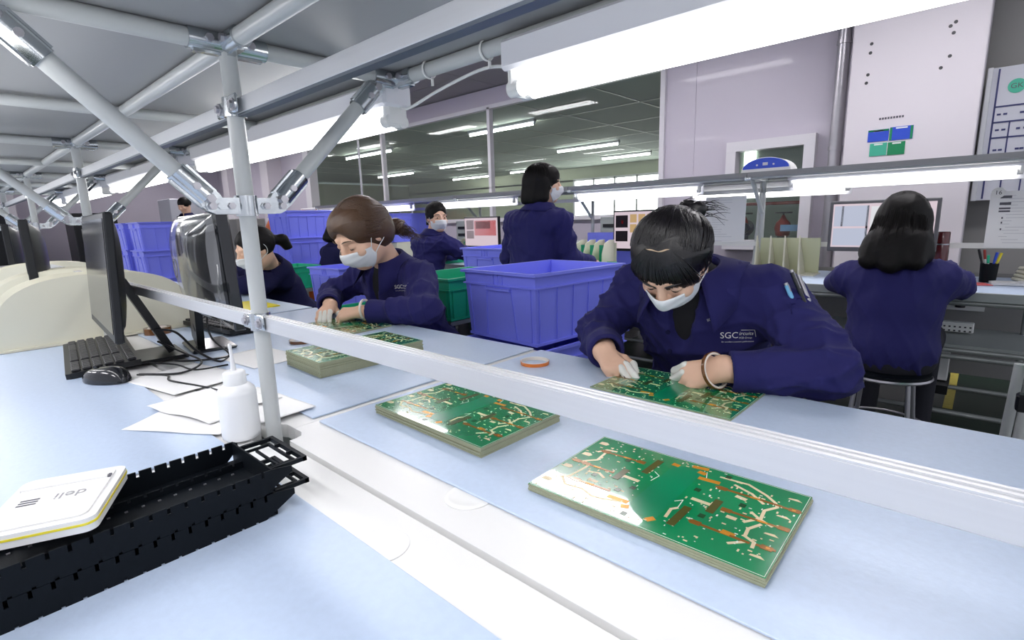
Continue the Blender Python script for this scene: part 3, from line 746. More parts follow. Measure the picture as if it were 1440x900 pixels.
# ================================================================== TAPE ROLLS
def tape(x, y, z, ro, ri, h, m, lab, M=None):
    t = thing('tape_roll', lab, 'tape', (x, y, z)); 
    q = MB(); q.lathe([(ri+.0012, .0), (ro, .0), (ro, h), (ri+.0012, h)], 40, M, cap=False); q.v += []; q.build('tape_winding', m, t, 40)
    q = MB(); q.lathe([(ri, .0), (ri+.0014, .0), (ri+.0014, h+.0006), (ri, h+.0006), (ri, 0)], 40, M, cap=False); q.build('tape_core', M_core, t, 40)
    return t
tape(-.893, 1.068, MZ, .040, .0375, .009, M_otape, 'flat orange tape roll alone on the blue mat near the blue crate')
tape(-1.715, .800, MZ, .042, .038, .010, M_btape, 'thin brown tape roll behind the tall board stack')
tape(-2.345, .530, MZ, .046, .030, .024, M_btape, 'thick brown tape roll between cream divider and film-covered monitor')

# ================================================================== DESK THINGS
def monitor(label, wd, h, loc, rz, zc, tilt=0.0, name='monitor', thick=.030, bulge=.045, case_mat=None, stand=True, glossy=False, group=None, bezel=.016, base_off=(0, .09), content=None, tower=False, sc_mat=None):
    t = thing(name, label, 'monitor', loc, rz, group)
    T = rot(tilt, 0, 0, (0, 0, zc))
    q = MB(); q.box((0, thick/2-.003, 0), (wd, thick, h), T, bev=.004); q.build('monitor_case', case_mat or (M_blackgl if glossy else M_black), t)
    q = MB(); q.box((0, -.0035, .004), (wd-2*bezel, .002, h-2*bezel-.008), T); s = q.build('screen', sc_mat or M_screen, t)
    # bulged back
    def back(u, v):
        a, b = (u-.5)*2, (v-.5)*2; k = max(0, 1-abs(a)**3)**.5*max(0, 1-abs(b)**3)**.5
        return T @ Vector((a*wd*.47, thick-.004+bulge*k, b*h*.46))
    q = MB(); q.grid(back, 15, 13); q.build('monitor_back', M_blackgl if glossy else M_black, t, 60)
    if content: content(t, T, wd, h, s)
    if stand:
        q = MB(); bx, by = base_off
        q.bar((bx, by, .02), (bx*.3, .05, zc-.02), .085, .022, up=(0, -1, 0)); q.build('stand_neck', M_black, t)
        q = MB(); q.box((bx, by-.03, .006), (.20, .13, .011), bev=.004); q.build('stand_base', M_blackgl if glossy else M_black, t)
        if glossy:
            q = MB(); q.cyl((bx*.7, by+.014, .085), (bx*.7, by+.004, .085), .02, n=20); q.build('stand_hole', M_blackm, t)
    return t
monitor('black monitor seen edge-on behind the first keyboard, screen to the left', .55, .335, (-1.895, .305, MZ), -.075, 1.03-MZ, tilt=-.06, base_off=(-.03, .15), thick=.020, bulge=.03)
m2 = monitor('black monitor seen from behind, its back wrapped in clear film', .56, .318, (-1.755, .565, MZ), PI-.12, 1.032-MZ, tilt=-.03, glossy=True, base_off=(.17, .04))
# crumpled film over its back (local +y is the back)
rf = random.Random(3); ph = [(rf.uniform(8, 20), rf.uniform(-14, 14), rf.uniform(0, 6), rf.uniform(.3, 1)) for _ in range(7)]
def filmf(u, v):
    a, b = (u-.5)*2, (v-.5)*2; k = max(0, 1-abs(a)**3)**.5*max(0, 1-abs(b)**3)**.5
    wv = sum(p[3]*math.sin(p[0]*a*.35+p[1]*b*.3+p[2]) for p in ph)*.0010
    return rot(-.03, 0, 0, (0, 0, 1.032-MZ)) @ Vector((a*.272, .036+.048*k+wv, b*.152+.006))
q = MB(); q.grid(filmf, 44, 32); q.build('clear_film', M_film, m2, 180)
q = MB(); q.lathe([(.026, 0), (.03, 0), (.03, .002), (.026, .002), (.026, 0)], 28, rot(-PI/2, 0, 0, (0.10, .083, 1.03-MZ)), cap=False)
q.build('round_emblem', M_galv, m2, 60)
q = MB(); q.add([(-.262, .04, .30), (-.30, .05, .20), (-.305, .06, .13), (-.275, .05, .22)], [(0, 1, 2, 3)]); q.build('film_corner', M_film, m2, solid=.001)
lm = monitor('dark monitor far left standing between the cream divider racks', .50, .31, (-3.1, .265, MZ), -.1, 1.05-MZ, base_off=(0, .1), group='dark monitors on the near bench')
dup(lm, (-4.25, .29, MZ), -.1, label='furthest left dark monitor, partly cut by the picture edge')

def keyboard(label, loc, rz, tilt=.06):
    t = thing('keyboard', label, 'keyboard', loc, rz)
    T = rot(tilt, 0, 0) @ Matrix.Diagonal((1.1, 1.1, 1, 1))
    q = MB(); q.prism([(-.232, -.078), (.232, -.078), (.236, -.07), (.232, .078), (-.232, .078), (-.236, -.07)], .004, .020, T); q.build('keyboard_case', M_black, t)
    q = MB()
    for r in range(6):
        for c in range(21):
            if c in (15, 17) and r < 5 and c == 15: continue
            if r == 0 and 3 <= c <= 7: continue
            q.box((-.216+.0215*c, -.056+.0225*r+(.004 if r == 5 else 0), .0235), (.0185, .0185, .008), T, bev=.0025)
        if r == 0: q.box((-.216+.0215*5, -.056, .0235), (.104, .0185, .008), T, bev=.0025)
    o = q.build('keys', M_blackkey, t); o['kind'] = 'stuff'
    q = MB()
    for s in (-1, 1): q.box((s*.19, .066, .004), (.03, .012, .014))
    q.build('foot', M_black, t)
    return t
keyboard('black keyboard under the edge-on monitor at the left', (-2.060, .300, MZ), -.12)
keyboard('black keyboard behind the stand of the film-covered monitor', (-2.28, .735, MZ), PI+.10)
t = thing('mouse', 'black computer mouse on the blue mat in front of the first keyboard', 'mouse', (-1.71, .255, MZ), -1.15+PI)
def mo(u, v):
    a = 2*PI*u; h = v; r = 1.22*math.cos(h*PI/2)**.55 if v < 1 else 0
    return Vector((.032*r*math.cos(a), .062*r*math.sin(a)+.004*h, .002+.036*math.sin(h*PI/2)*(1-.18*math.sin(a)*r)))
q = MB(); q.grid(mo, 32, 12, closed_u=True); q.build('mouse_body', M_blackgl, t, 180)
q = MB(); q.cyl((-.003, .034, .031), (.003, .034, .031), .009, n=14); q.build('scroll_wheel', M_black, t)
def cable(pts, r, lab): tag(MB().tube(bez(pts, 10), r, 8).build('cable', M_black, None, 60), lab, 'cable')
z = MZ+.003
cable([(-1.70, .32, z), (-1.62, .37, z), (-1.55, .36, z+.002), (-1.42, .40, z), (-1.25, .41, z+.012), (-1.14, .40, z+.02), (-1.10, .37, z)], .0026, 'black mouse cable looping towards the white bottle')
cable([(-1.70, .325, z), (-1.60, .40, z+.004), (-1.66, .47, z+.01), (-1.80, .46, z+.02), (-1.88, .42, z+.05)], .003, 'black cable curling from mouse to the edge-on monitor stand')
cable([(-1.88, .41, z+.09), (-1.80, .45, z+.085), (-1.72, .48, z+.03), (-1.66, .52, z), (-1.75, .58, z), (-1.86, .60, z)], .0035, 'thick black cable between the two monitor stands')
cable([(-1.78, .545, .90), (-1.765, .53, .86), (-1.75, .535, .81), (-1.70, .56, z+.004), (-1.72, .50, z), (-1.78, .44, z), (-1.90, .44, z)], .003, 'black cable hanging from the film-covered monitor')
cable([(-1.92, .30, z), (-1.86, .35, z), (-1.74, .42, z), (-1.62, .44, z), (-1.60, .52, z)], .0025, 'black keyboard cable on the white strip')
# white squeeze bottle
t = thing('squeeze_bottle', 'milky white squeeze bottle with thin nozzle beside the grey post', 'bottle', (-1.022, .340, MZ))
q = MB(); q.lathe([(.030, 0), (.033, .003), (.034, .01), (.034, .088), (.032, .096), (.024, .104), (.017, .107)], 32); q.build('bottle_body', M_bottle, t, 50)
q = MB(); q.lathe([(.0195, .105), (.020, .107), (.0195, .128), (.016, .131), (.006, .132)], 28); q.build('cap', M_bottle, t, 50)
q = MB(); q.tube(bez([(0, 0, .13), (0, 0, .15), (-.002, 0, .168), (-.004, 0, .182)], 6), [.005, .0048, .0046, .0044, .0042, .004, .0038, .0036, .0034, .0033, .0032, .0031, .003, .003, .003, .0034, .0036, .003, .002][:19], 10); q.build('nozzle', M_bottle, t, 60)
# crumpled wipes
def sheet(cx, cy, z, w_, h, rz, lab, seed, amp=.004):
    r = random.Random(seed); A = [(r.uniform(8, 30), r.uniform(-30, 30), r.uniform(0, 6)) for _ in range(5)]
    def fn(u, v):
        x, y = (u-.5)*w_, (v-.5)*h
        return Vector((x + .012*(v-.5)*(u-.5), y, max(0, amp*(.5+.25*sum(math.sin(a*x*2+b*y*2+c) for a, b, c in A)))))
    q = MB(); q.grid(fn, 22, 22); o = q.build('paper_sheet', M_paper, None, 180, solid=.0006); o.location = (cx, cy, z); o.rotation_euler = (0, 0, rz); tag(o, lab, 'paper', 'white paper sheets')
sheet(-1.20, .325, MZ+.001, .23, .17, .55, 'lowest crumpled white wipe, its corner towards the black tray', 1, .002)
sheet(-1.255, .37, MZ+.006, .23, .17, .25, 'upper crumpled white wipe lying left of the bottle', 2, .005)
sheet(-1.17, .435, MZ+.004, .24, .12, .1, 'white wipe whose tip shows right of the grey post', 3, .003)
sheet(-1.56, .40, MZ+.001, .26, .19, .2, 'flat white sheet on the strip behind the mouse cable', 4, .0005)
sheet(-1.62, .62, MZ+.001, .24, .16, .1, 'pale sheet under the stand of the film-covered monitor', 5, .0005)

# black notched trays, two stacked, and the ink pad on them
def comb(y0, y1, z0, z1, pitch, wn, dn, end, both=False):
    """outline in (y,z): top edge notched, right end (y1) drawn out to a point"""
    p = [(y0, z0)]
    if both:
        y = y0+pitch
        while y < y1-.03:
            p += [(y, z0), (y, z0+dn*.5), (y+wn, z0+dn*.5), (y+wn, z0)]; y += pitch
    p += [(y1-.016, z0), (y1+end, z1-.012), (y1+end, z1-.004), (y1, z1)]
    y = y1-.012
    while y-wn > y0+.004:
        p += [(y, z1), (y, z1-dn), (y-wn, z1-dn), (y-wn, z1)]; y -= pitch
    p += [(y0, z1)]; return p
MYZ = lambda x: Matrix(((0, 0, 1, x), (1, 0, 0, 0), (0, 1, 0, 0), (0, 0, 0, 1)))
def tray(lab, z):
    t = thing('slotted_tray', lab, 'tray', (-.762, 0, z), 0.0, 'stacked black slotted trays')
    y0, y1, h, W = -.32, .262, .034, .142
    for x in (W/2, -W/2):
        q = MB(); q.prism(comb(y0, y1, .0, h, .0184, .0036, .0085, .026 if x > 0 else .006, both=True), -.0012, .0012, MYZ(x)); q.build('side_panel', M_blackm, t)
    for x in (W/2-.038, -W/2+.038):
        q = MB(); q.prism(comb(y0, y1-.002, .003, .015, .0184, .0034, .004, 0), -.0012, .0012, MYZ(x)); q.build('slot_ridge', M_blackm, t)
    q = MB(); q.box((0, (y0+y1)/2, .003), (W, y1-y0, .003)); q.build('tray_floor', M_blackm, t)
    q = MB()
    for i in range(30):
        for x in (-.054, -.02, .02, .054): q.box((x, y1-.022-.0184*i, .0052), (.0022, .0035, .0016))
    q.build('floor_pegs', M_galv, t)['kind'] = 'stuff'
    q = MB(); q.box((0, y1-.001, .018), (W, .0025, .032)); q.build('end_panel', M_blackm, t)
    q = MB(); hz = .026
    for x in (W/2-.016, -W/2+.016): q.box((x, y1+.026, hz), (.005, .056, .006))
    for x in (W/2-.030, -W/2+.030): q.box((x, y1+.020, hz-.003), (.003, .040, .004))
    q.box((0, y1+.052, hz), (W-.027, .006, .007)); q.box((0, y1+.042, hz-.003), (W-.055, .003, .005)); q.box((0, y1+.022, hz-.006), (W-.06, .003, .004))
    for x in (-.02, .02): q.box((x, y1+.047, hz), (.003, .010, .006))
    q.build('handle_frame', M_blackm, t)
tray('lower black slotted tray in the bottom left corner', MZ); tray('upper black slotted tray, the white ink pad lying on it', MZ+.0345)
t = thing('ink_pad', 'flat white plastic ink pad case with yellow rim on the black tray', 'ink pad', (-.775, .050, MZ+.0735), 2.72)
def rrect(w_, h, r, n=6):
    out = []
    for cx, cy, a0 in ((w_/2-r, h/2-r, 0), (-w_/2+r, h/2-r, PI/2), (-w_/2+r, -h/2+r, PI), (w_/2-r, -h/2+r, 3*PI/2)):
        out += [(cx+r*math.cos(a0+PI/2*k/n), cy+r*math.sin(a0+PI/2*k/n)) for k in range(n+1)]
    return out
q = MB(); q.prism(rrect(.140, .106, .012), 0, .008); q.build('case_bottom', M_wplast, t)
q = MB(); q.prism(rrect(.1415, .1075, .0125), .008, .0105); q.build('yellow_rim', M_yel, t)
q = MB(); q.prism(rrect(.140, .106, .012), .0105, .0155); q.prism(rrect(.122, .088, .01), .0155, .0175); q.build('case_lid', M_wplast, t)
q = MB(); q.cyl((.036, -.040, .0178), (.036, .046, .0178), .0026, n=10); q.build('lid_groove', M_wplast, t, 40)
q = MB(); q.box((.036, -.042, .0185), (.008, .003, .002)); q.build('groove_end', M_ink, t)
text_mb('deli', .022, frame_M((.002, -.012, .0176), (0, 1, 0), (-1, 0, 0)), depth=.0002).build('lid_lettering', mat('grey_print', (.30, .30, .31), .6), t)
q = MB()
for i in range(3): q.box((-.008+.006*i, .026, .0176), (.003, .018, .0004))
q.build('small_print', M_ink, t)

# cream divider racks with rounded end plates
def divider_rack(lab, x, n, pitch):
    t = thing('divider_rack', lab, 'rack', (x, .385, MZ), 0, 'cream divider racks on the near bench')
    prof = []
    for k in range(25):
        a = PI - PI*k/24; c, s = math.cos(a), math.sin(a)
        prof.append((.297*(abs(c)**.75)*(1 if c > 0 else -1), .006+.238*(abs(s)**.62)))
    prof = [(-.297, 0)] + prof + [(.297, 0)]
    for i in range(n):
        q = MB(); q.prism(prof, -.004, .004, MYZ(-pitch*i)); q.build('divider_plate', M_cream, t, 30)
    q = MB(); q.box((-pitch*(n-1)/2, 0, .004), (pitch*(n-1)+.03, .57, .008)); q.build('rack_base', M_cream, t)
    return t
divider_rack('big cream divider rack with rounded plates behind the first keyboard', -2.415, 7, .028)
divider_rack('second cream divider rack at the left edge, behind the big one', -2.86, 6, .028)
divider_rack('furthest cream divider rack of the near bench', -3.6, 6, .03)
q = MB(); q.box((0, 0, .001), (.5, .02, .002)); o = q.build('yellow_marker_tape', M_yel); o.location = (-2.62, .69, MZ); o.rotation_euler = (0, 0, .05); tag(o, 'thin yellow tape line on the mat at the foot of the cream rack', 'tape')
q = MB(); q.box((0, 0, .003), (.3, .2, .006)); o = q.build('yellow_folder', M_yel); o.location = (-2.75, 1.02, MZ); tag(o, 'yellow folder on the bench beyond the brown-haired worker', 'folder')
# ================================================================== FAR BENCH
FX = [.23 - 1.40*i for i in range(6)]; FP = 3.90
for i in range(5):
    x1, x0 = FX[i], FX[i+1]; lab = ('first far bench from the right, with the pen cup', 'second far bench, behind the bun-haired worker', 'third far bench, behind the standing worker', 'fourth far bench, with the red screen', 'furthest far bench at the left')[i]
    t = thing('workbench', lab, 'workbench', ((x0+x1)/2, 3.64, 0)); L = x1-x0-.004
    q = MB(); q.box((0, 0, TT-.012), (L, .78, .024)); q.build('tabletop', M_matblue, t)
    q = MB(); q.box((0, -.392, TT-.020), (L, .008, .044), bev=.002); q.build('front_edge', M_benchedge, t)
    for z, y in ((TT-.055, -.36), (.43, -.22), (.395, -.22)):
        q = MB(); q.cyl((-L/2, y, z), (L/2, y, z), .014, n=12); q.build('frame_tube', M_legs, t, 40)
    q = MB(); q.box((0, .03, .452), (L, .52, .016)); q.build('lower_shelf', M_benchedge, t)
    for sx in (-1, 1):
        for y in (-.34, .24):
            q = MB(); q.cyl((sx*(L/2-.02), y, 0), (sx*(L/2-.02), y, TT-.024), .0145, n=12); q.build('leg', M_legs, t, 40)
    for z, y in ((.12, -.30), (.12, .2)):
        q = MB(); q.cyl((-L/2, y, z), (L/2, y, z), .0125, n=10); q.build('frame_tube', M_legs, t, 40)
    for xx in (-.3, .3):
        q = MB(); q.box((xx, -.362, TT-.056), (.03, .034, .034), bev=.006); q.build('tube_joint', M_galv, t)
fr = thing('pipe_rack', 'far grey pipe rack with shelf and lamp rail over the far bench', 'rack', (-3, FP, 0))
for i, X in enumerate(FX):
    x = X+3
    for dx, dy in ((0, 0), (-.045, .02)):
        if dx and i != 1: continue
        q = MB(); q.cyl((x+dx, dy, TT), (x+dx*.4, dy, 1.372), .0142, n=14); q.build('post', M_pipe, fr, 40)
    q = MB(); q.cyl((x, -.33, 1.372), (x, .05, 1.372), .0142, n=12); q.build('cross_tube', M_pipe, fr, 40)
    q = MB(); q.cyl((x, -.02, 1.15), (x, -.26, 1.365), .0135, n=12); q.build('brace', M_pipe, fr, 40)
    q = MB(); q.box((x, -.335, 1.372), (.045, .036, .036), bev=.006); q.build('clamp', M_chrome, fr)
for i in range(5):
    a, b = FX[i]+3, FX[i+1]+3
    q = MB(); q.cyl((a, -.335, 1.372), (b, -.335, 1.372), .0142, n=12); q.build('long_tube', M_pipe, fr, 40)
    q = MB(); q.cyl((a, .05, 1.372), (b, .05, 1.372), .0142, n=12); q.build('long_tube', M_pipe, fr, 40)
    q = MB(); q.box(((a+b)/2, -.145, 1.393), (abs(a-b)-.004, .43, .014)); q.build('shelf_board', M_shelf, fr)
    q = MB(); q.box(((a+b)/2, -.362, 1.386), (abs(a-b)-.004, .006, .030)); q.build('shelf_edge', M_shelf, fr)
    for z in (.935, 1.30):
        q = MB(); q.box(((a+b)/2, -.005, z), (abs(a-b)-.03, .012, .030)); q.build('white_rail', M_wplast, fr)
# sockets, plug and boxes below the bench top
q = MB(); q.box((0, 0, 0), (.20, .03, .04)); o = q.build('wall_socket', M_wplast); o.location = (-.06, 4.055, .565); tag(o, 'white socket box under the far bench with the black plug', 'socket')
q = MB(); q.box((0, 0, .035), (.16, .05, .055), bev=.004); o = q.build('power_strip', M_wplast); o.location = (-.075, 3.74, .462); ps = o; tag(o, 'white power strip lying on the lower shelf of the far bench', 'power strip')
q = MB(); rr = random.Random(2)
for i in range(7):
    for j in (0, 1): q.box((-.066+.022*i, -.0255, .016+.022*j), (.009, .002, .008))
q.build('socket_slots', M_iron, ps)['kind'] = 'stuff'
t = thing('plug', 'black plug with looping cable in the socket under the far bench', 'plug', (-.07, 4.02, .585))
q = MB(); q.lathe([(.010, .05), (.022, .02), (.024, 0), (.024, -.02)], 14, rot(0, 0, 0)); q.build('plug_body', M_black, t, 50)
q = MB(); q.tube(bez([(0, 0, .045), (-.03, -.02, .07), (-.09, -.03, .04), (-.11, -.03, -.05), (-.10, -.03, -.12)], 8), .004, 8); q.build('plug_cable', M_black, t, 60)
q = MB(); q.box((0, 0, .09), (.10, .10, .18), bev=.004); o = q.build('junction_box', M_wplast); o.location = (-.13, 3.86, .16); tag(o, 'white junction box on the frame low under the far bench', 'box')
tag(MB().box((-.13, 3.86, .13), (.12, .30, .05)).build('black_case', M_black), 'flat black case under the white junction box', 'case')
mb = MB(); mb.box((-2.9, 4.08, .46), (7.2, .02, .62)); tag(mb.build('back_panel', M_greywall), 'grey back panel along the far bench', 'panel')
q = MB(); q.box((0, 0, .001), (.045, 1.0, .002)); o = q.build('floor_line', M_yellow); o.location = (-.06, 4.3, .001); struct(o, 'yellow painted line on the dark green floor')

# stack of far monitors, each with its own picture
def lit(name, col, s=1.0): return mat(name, tuple(c*.2 for c in col), .4, spec=.15, emit=col, estr=s)
S_pink = lit('screen_pale_pink', (.80, .66, .72), .5); S_red = lit('screen_red', (.42, .004, .007), .6); S_dark = lit('screen_dark', (.015, .01, .015), .3)
S_amb = lit('screen_amber', (.45, .30, .14), .7); S_grey = lit('screen_grey', (.42, .45, .55), .7); S_white = lit('screen_white', (.85, .85, .88), .5)
def panes(lst):
    def f(t, T, wd, h, s):
        for (u0, u1, v0, v1, m) in lst:
            q = MB(); q.box(((u0+u1)/2*wd-wd/2, -.006, (v0+v1)/2*h-h/2), ((u1-u0)*wd, .0016, (v1-v0)*h), T); q.build('screen_picture', m, s)
    return f
fy = 3.60
monitor('far monitor showing a big red block, left of the standing worker', .50, .30, (-3.66, fy, TT), -.05, 1.035-TT, content=panes([(.06, .96, .22, .94, S_pink), (.08, .30, .60, .90, S_dark), (.08, .30, .30, .56, S_dark), (.32, .94, .40, .88, S_red), (.36, .78, .62, .85, S_dark)]), sc_mat=S_pink, group='far monitors', bezel=.012)
monitor('far monitor showing small dark board pictures, left of the bun-haired head', .50, .31, (-1.93, fy, TT), .0, 1.04-TT, content=panes([(.05, .26, .58, .88, S_dark), (.05, .26, .24, .50, S_dark), (.30, .41, .70, .90, S_amb), (.44, .55, .70, .90, S_amb), (.58, .69, .70, .90, S_amb), (.30, .41, .46, .66, S_amb), (.44, .55, .46, .66, S_dark), (.58, .69, .46, .66, S_amb), (.74, .95, .3, .9, S_dark), (.15, .18, .68, .76, S_red)]), sc_mat=S_pink, group='far monitors', bezel=.012)
monitor('far grey-framed monitor behind the long-haired worker at right', .52, .295, (-.455, 3.66, TT), .0, 1.055-TT, content=panes([(.05, .38, .50, .90, S_grey), (.05, .38, .12, .46, S_grey), (.40, .62, .35, .88, S_white), (.78, .95, .2, .88, S_pink), (.12, .14, .5, .9, S_dark), (.36, .38, .12, .9, S_dark), (.86, .94, .55, .80, S_grey), (.86, .94, .66, .69, S_dark)]), sc_mat=S_pink, group='far monitors', bezel=.018, case_mat=mat('grey_monitor_case', (.10, .10, .11), .4))
monitor('far monitor sliver seen over the ponytail of the brown-haired worker', .50, .30, (-5.15, fy, TT), .0, 1.03-TT, content=panes([(.1, .9, .5, .9, S_dark)]), sc_mat=S_pink, group='far monitors', bezel=.012)
# cream v-shaped divider beside the leaning post
t = thing('divider_rack', 'pale yellow divider rack with slanting plates behind the bun-haired shoulder', 'rack', (-.96, 3.72, TT))
q = MB(); q.box((0, .08, .115), (.36, .006, .23)); q.build('back_plate', M_cream2, t)
q = MB(); q.box((0, 0, .004), (.38, .17, .008)); q.build('rack_base', M_cream, t)
for k in range(4):
    x = -.165+.088*k
    q = MB(); q.add([(x, -.08, .008), (x+.006, -.08, .008), (x+.006, .075, .008), (x, .075, .008), (x-.004, -.08, .03), (x+.006, -.08, .03), (x-.036, .075, .245), (x-.044, .075, .245)], [(0, 3, 2, 1), (4, 5, 6, 7), (0, 1, 5, 4), (1, 2, 6, 5), (2, 3, 7, 6), (3, 0, 4, 7)]); q.build('divider_plate', M_cream, t)
    q = MB(); q.add([(x, -.08, .008), (x+.006, -.08, .008), (x-.055, .072, .25), (x-.061, .072, .25), (x+.010, -.082, .008), (x+.016, -.082, .008), (x-.046, .07, .25), (x-.052, .07, .25)], [(0, 1, 2, 3), (4, 7, 6, 5), (0, 4, 5, 1), (3, 2, 6, 7), (0, 3, 7, 4), (1, 5, 6, 2)]); 
    if False: q.build('divider_plate', M_cream, t)
# white divider with green boards and the green crate behind the standing worker
def card_rack(x, y, lab, n=4):
    t = thing('divider_rack', lab, 'rack', (x, y, TT))
    for k in range(n):
        q = MB(); pr_ = [(-.085, 0), (-.085, .12), (-.05, .20), (.02, .225), (.09, .225), (.09, 0)]
        q.prism(pr_, -.002, .002, MYZ(-.13+.085*k)); q.build('divider_plate', M_cream, t)
    q = MB(); q.box((0, .088, .1), (.30, .004, .2)); q.box((0, 0, .003), (.3, .17, .006)); q.build('rack_base', M_cream, t)
    for k in range(n-1):
        q = MB(); q.box((-.085+.085*k, 0, .095), (.06, .003, .17), rz=.05); b = tag(q.build('circuit_board', M_green), '%s small green board in the card rack at %s' % (('left', 'middle', 'right')[k], ('the standing worker' if x > -3 else 'the far masked worker' if y < 3.6 else 'the fourth bench back')), 'circuit board', 'boards standing in the far card racks'); b.location = (x, y-.01, TT+.006)
card_rack(-2.28, 3.48, 'cream card rack with green boards right of the standing worker')
card_rack(-4.15, 3.5, 'cream card rack with green boards right of the far masked worker')
card_rack(-3.95, 3.75, 'pale card rack at the back of the fourth far bench')
q = MB(); 
def tray_green(x, y, z, lab):
    t = thing('parts_tray', lab, 'tray', (x, y, z)); q = MB()
    q.box((0, 0, .004), (.36, .22, .008)); q.box((0, -.11, .03), (.36, .008, .06)); q.box((0, .11, .03), (.36, .008, .06)); q.box((-.18, 0, .03), (.008, .22, .06)); q.box((.18, 0, .03), (.008, .22, .06)); q.build('tray_body', M_green, t)
    q = MB(); q.box((.165, -.118, .045), (.035, .02, .03), bev=.004); q.box((-.165, -.118, .045), (.035, .02, .03), bev=.004); q.build('latch', M_green, t)
tray_green(-2.25, 3.36, TT+.001, 'shallow green tray on the far bench above the big blue crate')
tray_green(-3.98, 3.38, TT+.001, 'shallow green tray beside the arm of the far masked worker')
tag(MB().box((-2.27, 3.83, TT+.136), (.55, .10, .27), bev=.004).build('parts_bin', M_blue), 'blue bin at the back of the third far bench', 'bin')
# grey instruments on the far bench
for x, wd, lab in ((-2.55, .30, 'grey instrument with dark slots behind the standing worker'), (-2.15, .2, 'black instrument with a pale display at the back of the third far bench'), (-4.55, .34, 'grey instrument behind the far masked worker')):
    t = thing('bench_instrument', lab, 'instrument', (x, 4.35, .85)); m = M_black if 'black' in lab else M_benchedge
    q = MB(); q.box((0, 0, .15), (wd, .25, .30), bev=.005); q.build('case', m, t)
    q = MB()
    for i in range(3): q.box((0, -.127, .06+.08*i), (wd*.8, .004, .03))
    q.build('slot', M_black if m != M_black else M_wboard, t)
    q = MB(); q.box((0, 0, -.425), (wd*.9, .22, .85)); q.build('stand', M_greywall, t)
# pen cup, thermos, papers
t = thing('pen_cup', 'black mesh pen cup with pens on the right-hand far bench', 'cup', (.03, 3.75, TT+.0))
q = MB(); q.lathe([(.034, 0), (.038, .10), (.036, .10), (.032, .003)], 24); q.build('cup_body', M_blackm, t, 40)
for i, (dx, dy, m, L, lab) in enumerate(((-.022, -.004, M_black, .17, 'black pen leaning left in the pen cup'), (-.012, .012, M_red, .165, 'red-capped pen in the pen cup'), (.010, -.01, M_blueacc, .155, 'blue pen in the pen cup'), (.018, .012, M_yel, .15, 'yellow highlighter in the pen cup'), (-.004, -.018, M_green, .14, 'green pen in the pen cup'))):
    p = thing('pen', lab, 'pen', (.03+dx*.3, 3.75+dy*.3, TT+.005), 0, 'pens in the pen cup')
    q = MB(); q.cyl((0, 0, 0), (dx*1.4, dy, L*.7), .005, n=10); q.build('barrel', M_wplast if m in (M_red, M_green) else m, p, 40)
    q = MB(); q.cyl((dx*1.4, dy, L*.7), (dx*2, dy*1.4, L), .0062, n=10); q.build('pen_cap', m, p, 40)
t = thing('thermos', 'dark red thermos flask behind the shoulder of the long-haired worker', 'flask', (-.175, 3.76, TT))
q = MB(); q.lathe([(.030, 0), (.032, .01), (.032, .19), (.030, .2), (.030, .262), (.027, .268)], 24); q.build('flask_body', M_thermos, t, 40)
q = MB(); q.lathe([(.0325, .196), (.0325, .202)], 24); q.build('steel_band', M_galv, t, 40)
o = MB().box((0, 0, .002), (.16, .11, .003)).build('pink_folder', M_pink); o.location = (-.04, 3.60, TT+.001); o.rotation_euler = (0, 0, .35); tag(o, 'pink folder on the far bench beside the elbow of the long-haired worker', 'folder')
o = MB().box((0, 0, .006), (.20, .13, .010)).build('paper_pad', M_paper); o.location = (.14, 3.68, TT+.001); o.rotation_euler = (0, 0, .1); tag(o, 'white paper pad right of the pen cup', 'paper')
for k in range(4):
    o = MB().box((0, 0, .010), (.13-.01*k, .10, .018), bev=.006).build('cloth_bundle', M_cream); o.location = (.20+.004*k, 3.86, TT+.001+.0195*k); o.rotation_euler = (0, 0, .3+.1*k); tag(o, '%s pale cloth pad of the folded pile right of the pen cup' % ('bottom', 'second', 'third', 'top')[k], 'cloth', 'folded cloth pads')
# hanging sheets
def hung_sheet(x0, x1, z0, z1, y, lab, dark, seed):
    t = thing('instruction_sheet', lab, 'sheet', ((x0+x1)/2, y, (z0+z1)/2), 0, 'instruction sheets on the far rail')
    w_, h = x1-x0, z1-z0
    q = MB(); q.box((0, 0, 0), (w_, .002, h)); q.build('sheet_paper', M_paper, t)
    r = random.Random(seed); q = MB()
    for i in range(16):
        L = r.uniform(.25, .8)*w_; q.box((-w_*.45+L/2+(.28*w_ if dark else 0)*.5, -.0015, h*.42-i*h*.055), (L*.6, .001, h*.007))
    q.build('print_lines', mat('faint_print', (.55, .55, .58), .8), t)
    if dark:
        q = MB()
        for z in (.12, .085, .06, .045): q.box((-w_*.22, -.0018, z), (.045, .001, .014 if z > .07 else .009))
        for z in (.01, -.015, -.05): q.box((-w_*.24, -.0018, z), (.006, .001, .010))
        q.build('dark_figure', M_ink, t)
hung_sheet(-.005, .22, .925, 1.225, 3.872, 'white instruction sheet with dark figures at the right edge', True, 1)
hung_sheet(-1.56, -1.275, .955, 1.27, 3.872, 'pale instruction sheet right of the bun-haired head', False, 2)
t = thing('number_sign', 'round white sign reading 16 on the far rack', 'sign', (.025, 3.86, 1.218))
q = MB(); q.cyl((0, 0, 0), (0, .003, 0), .028, n=28); q.build('sign_disc', M_wplast, t)
text_mb('16', .03, frame_M((0, -.001, 0), (1, 0, 0), (0, 0, 1))).build('sign_number', M_ink, t)
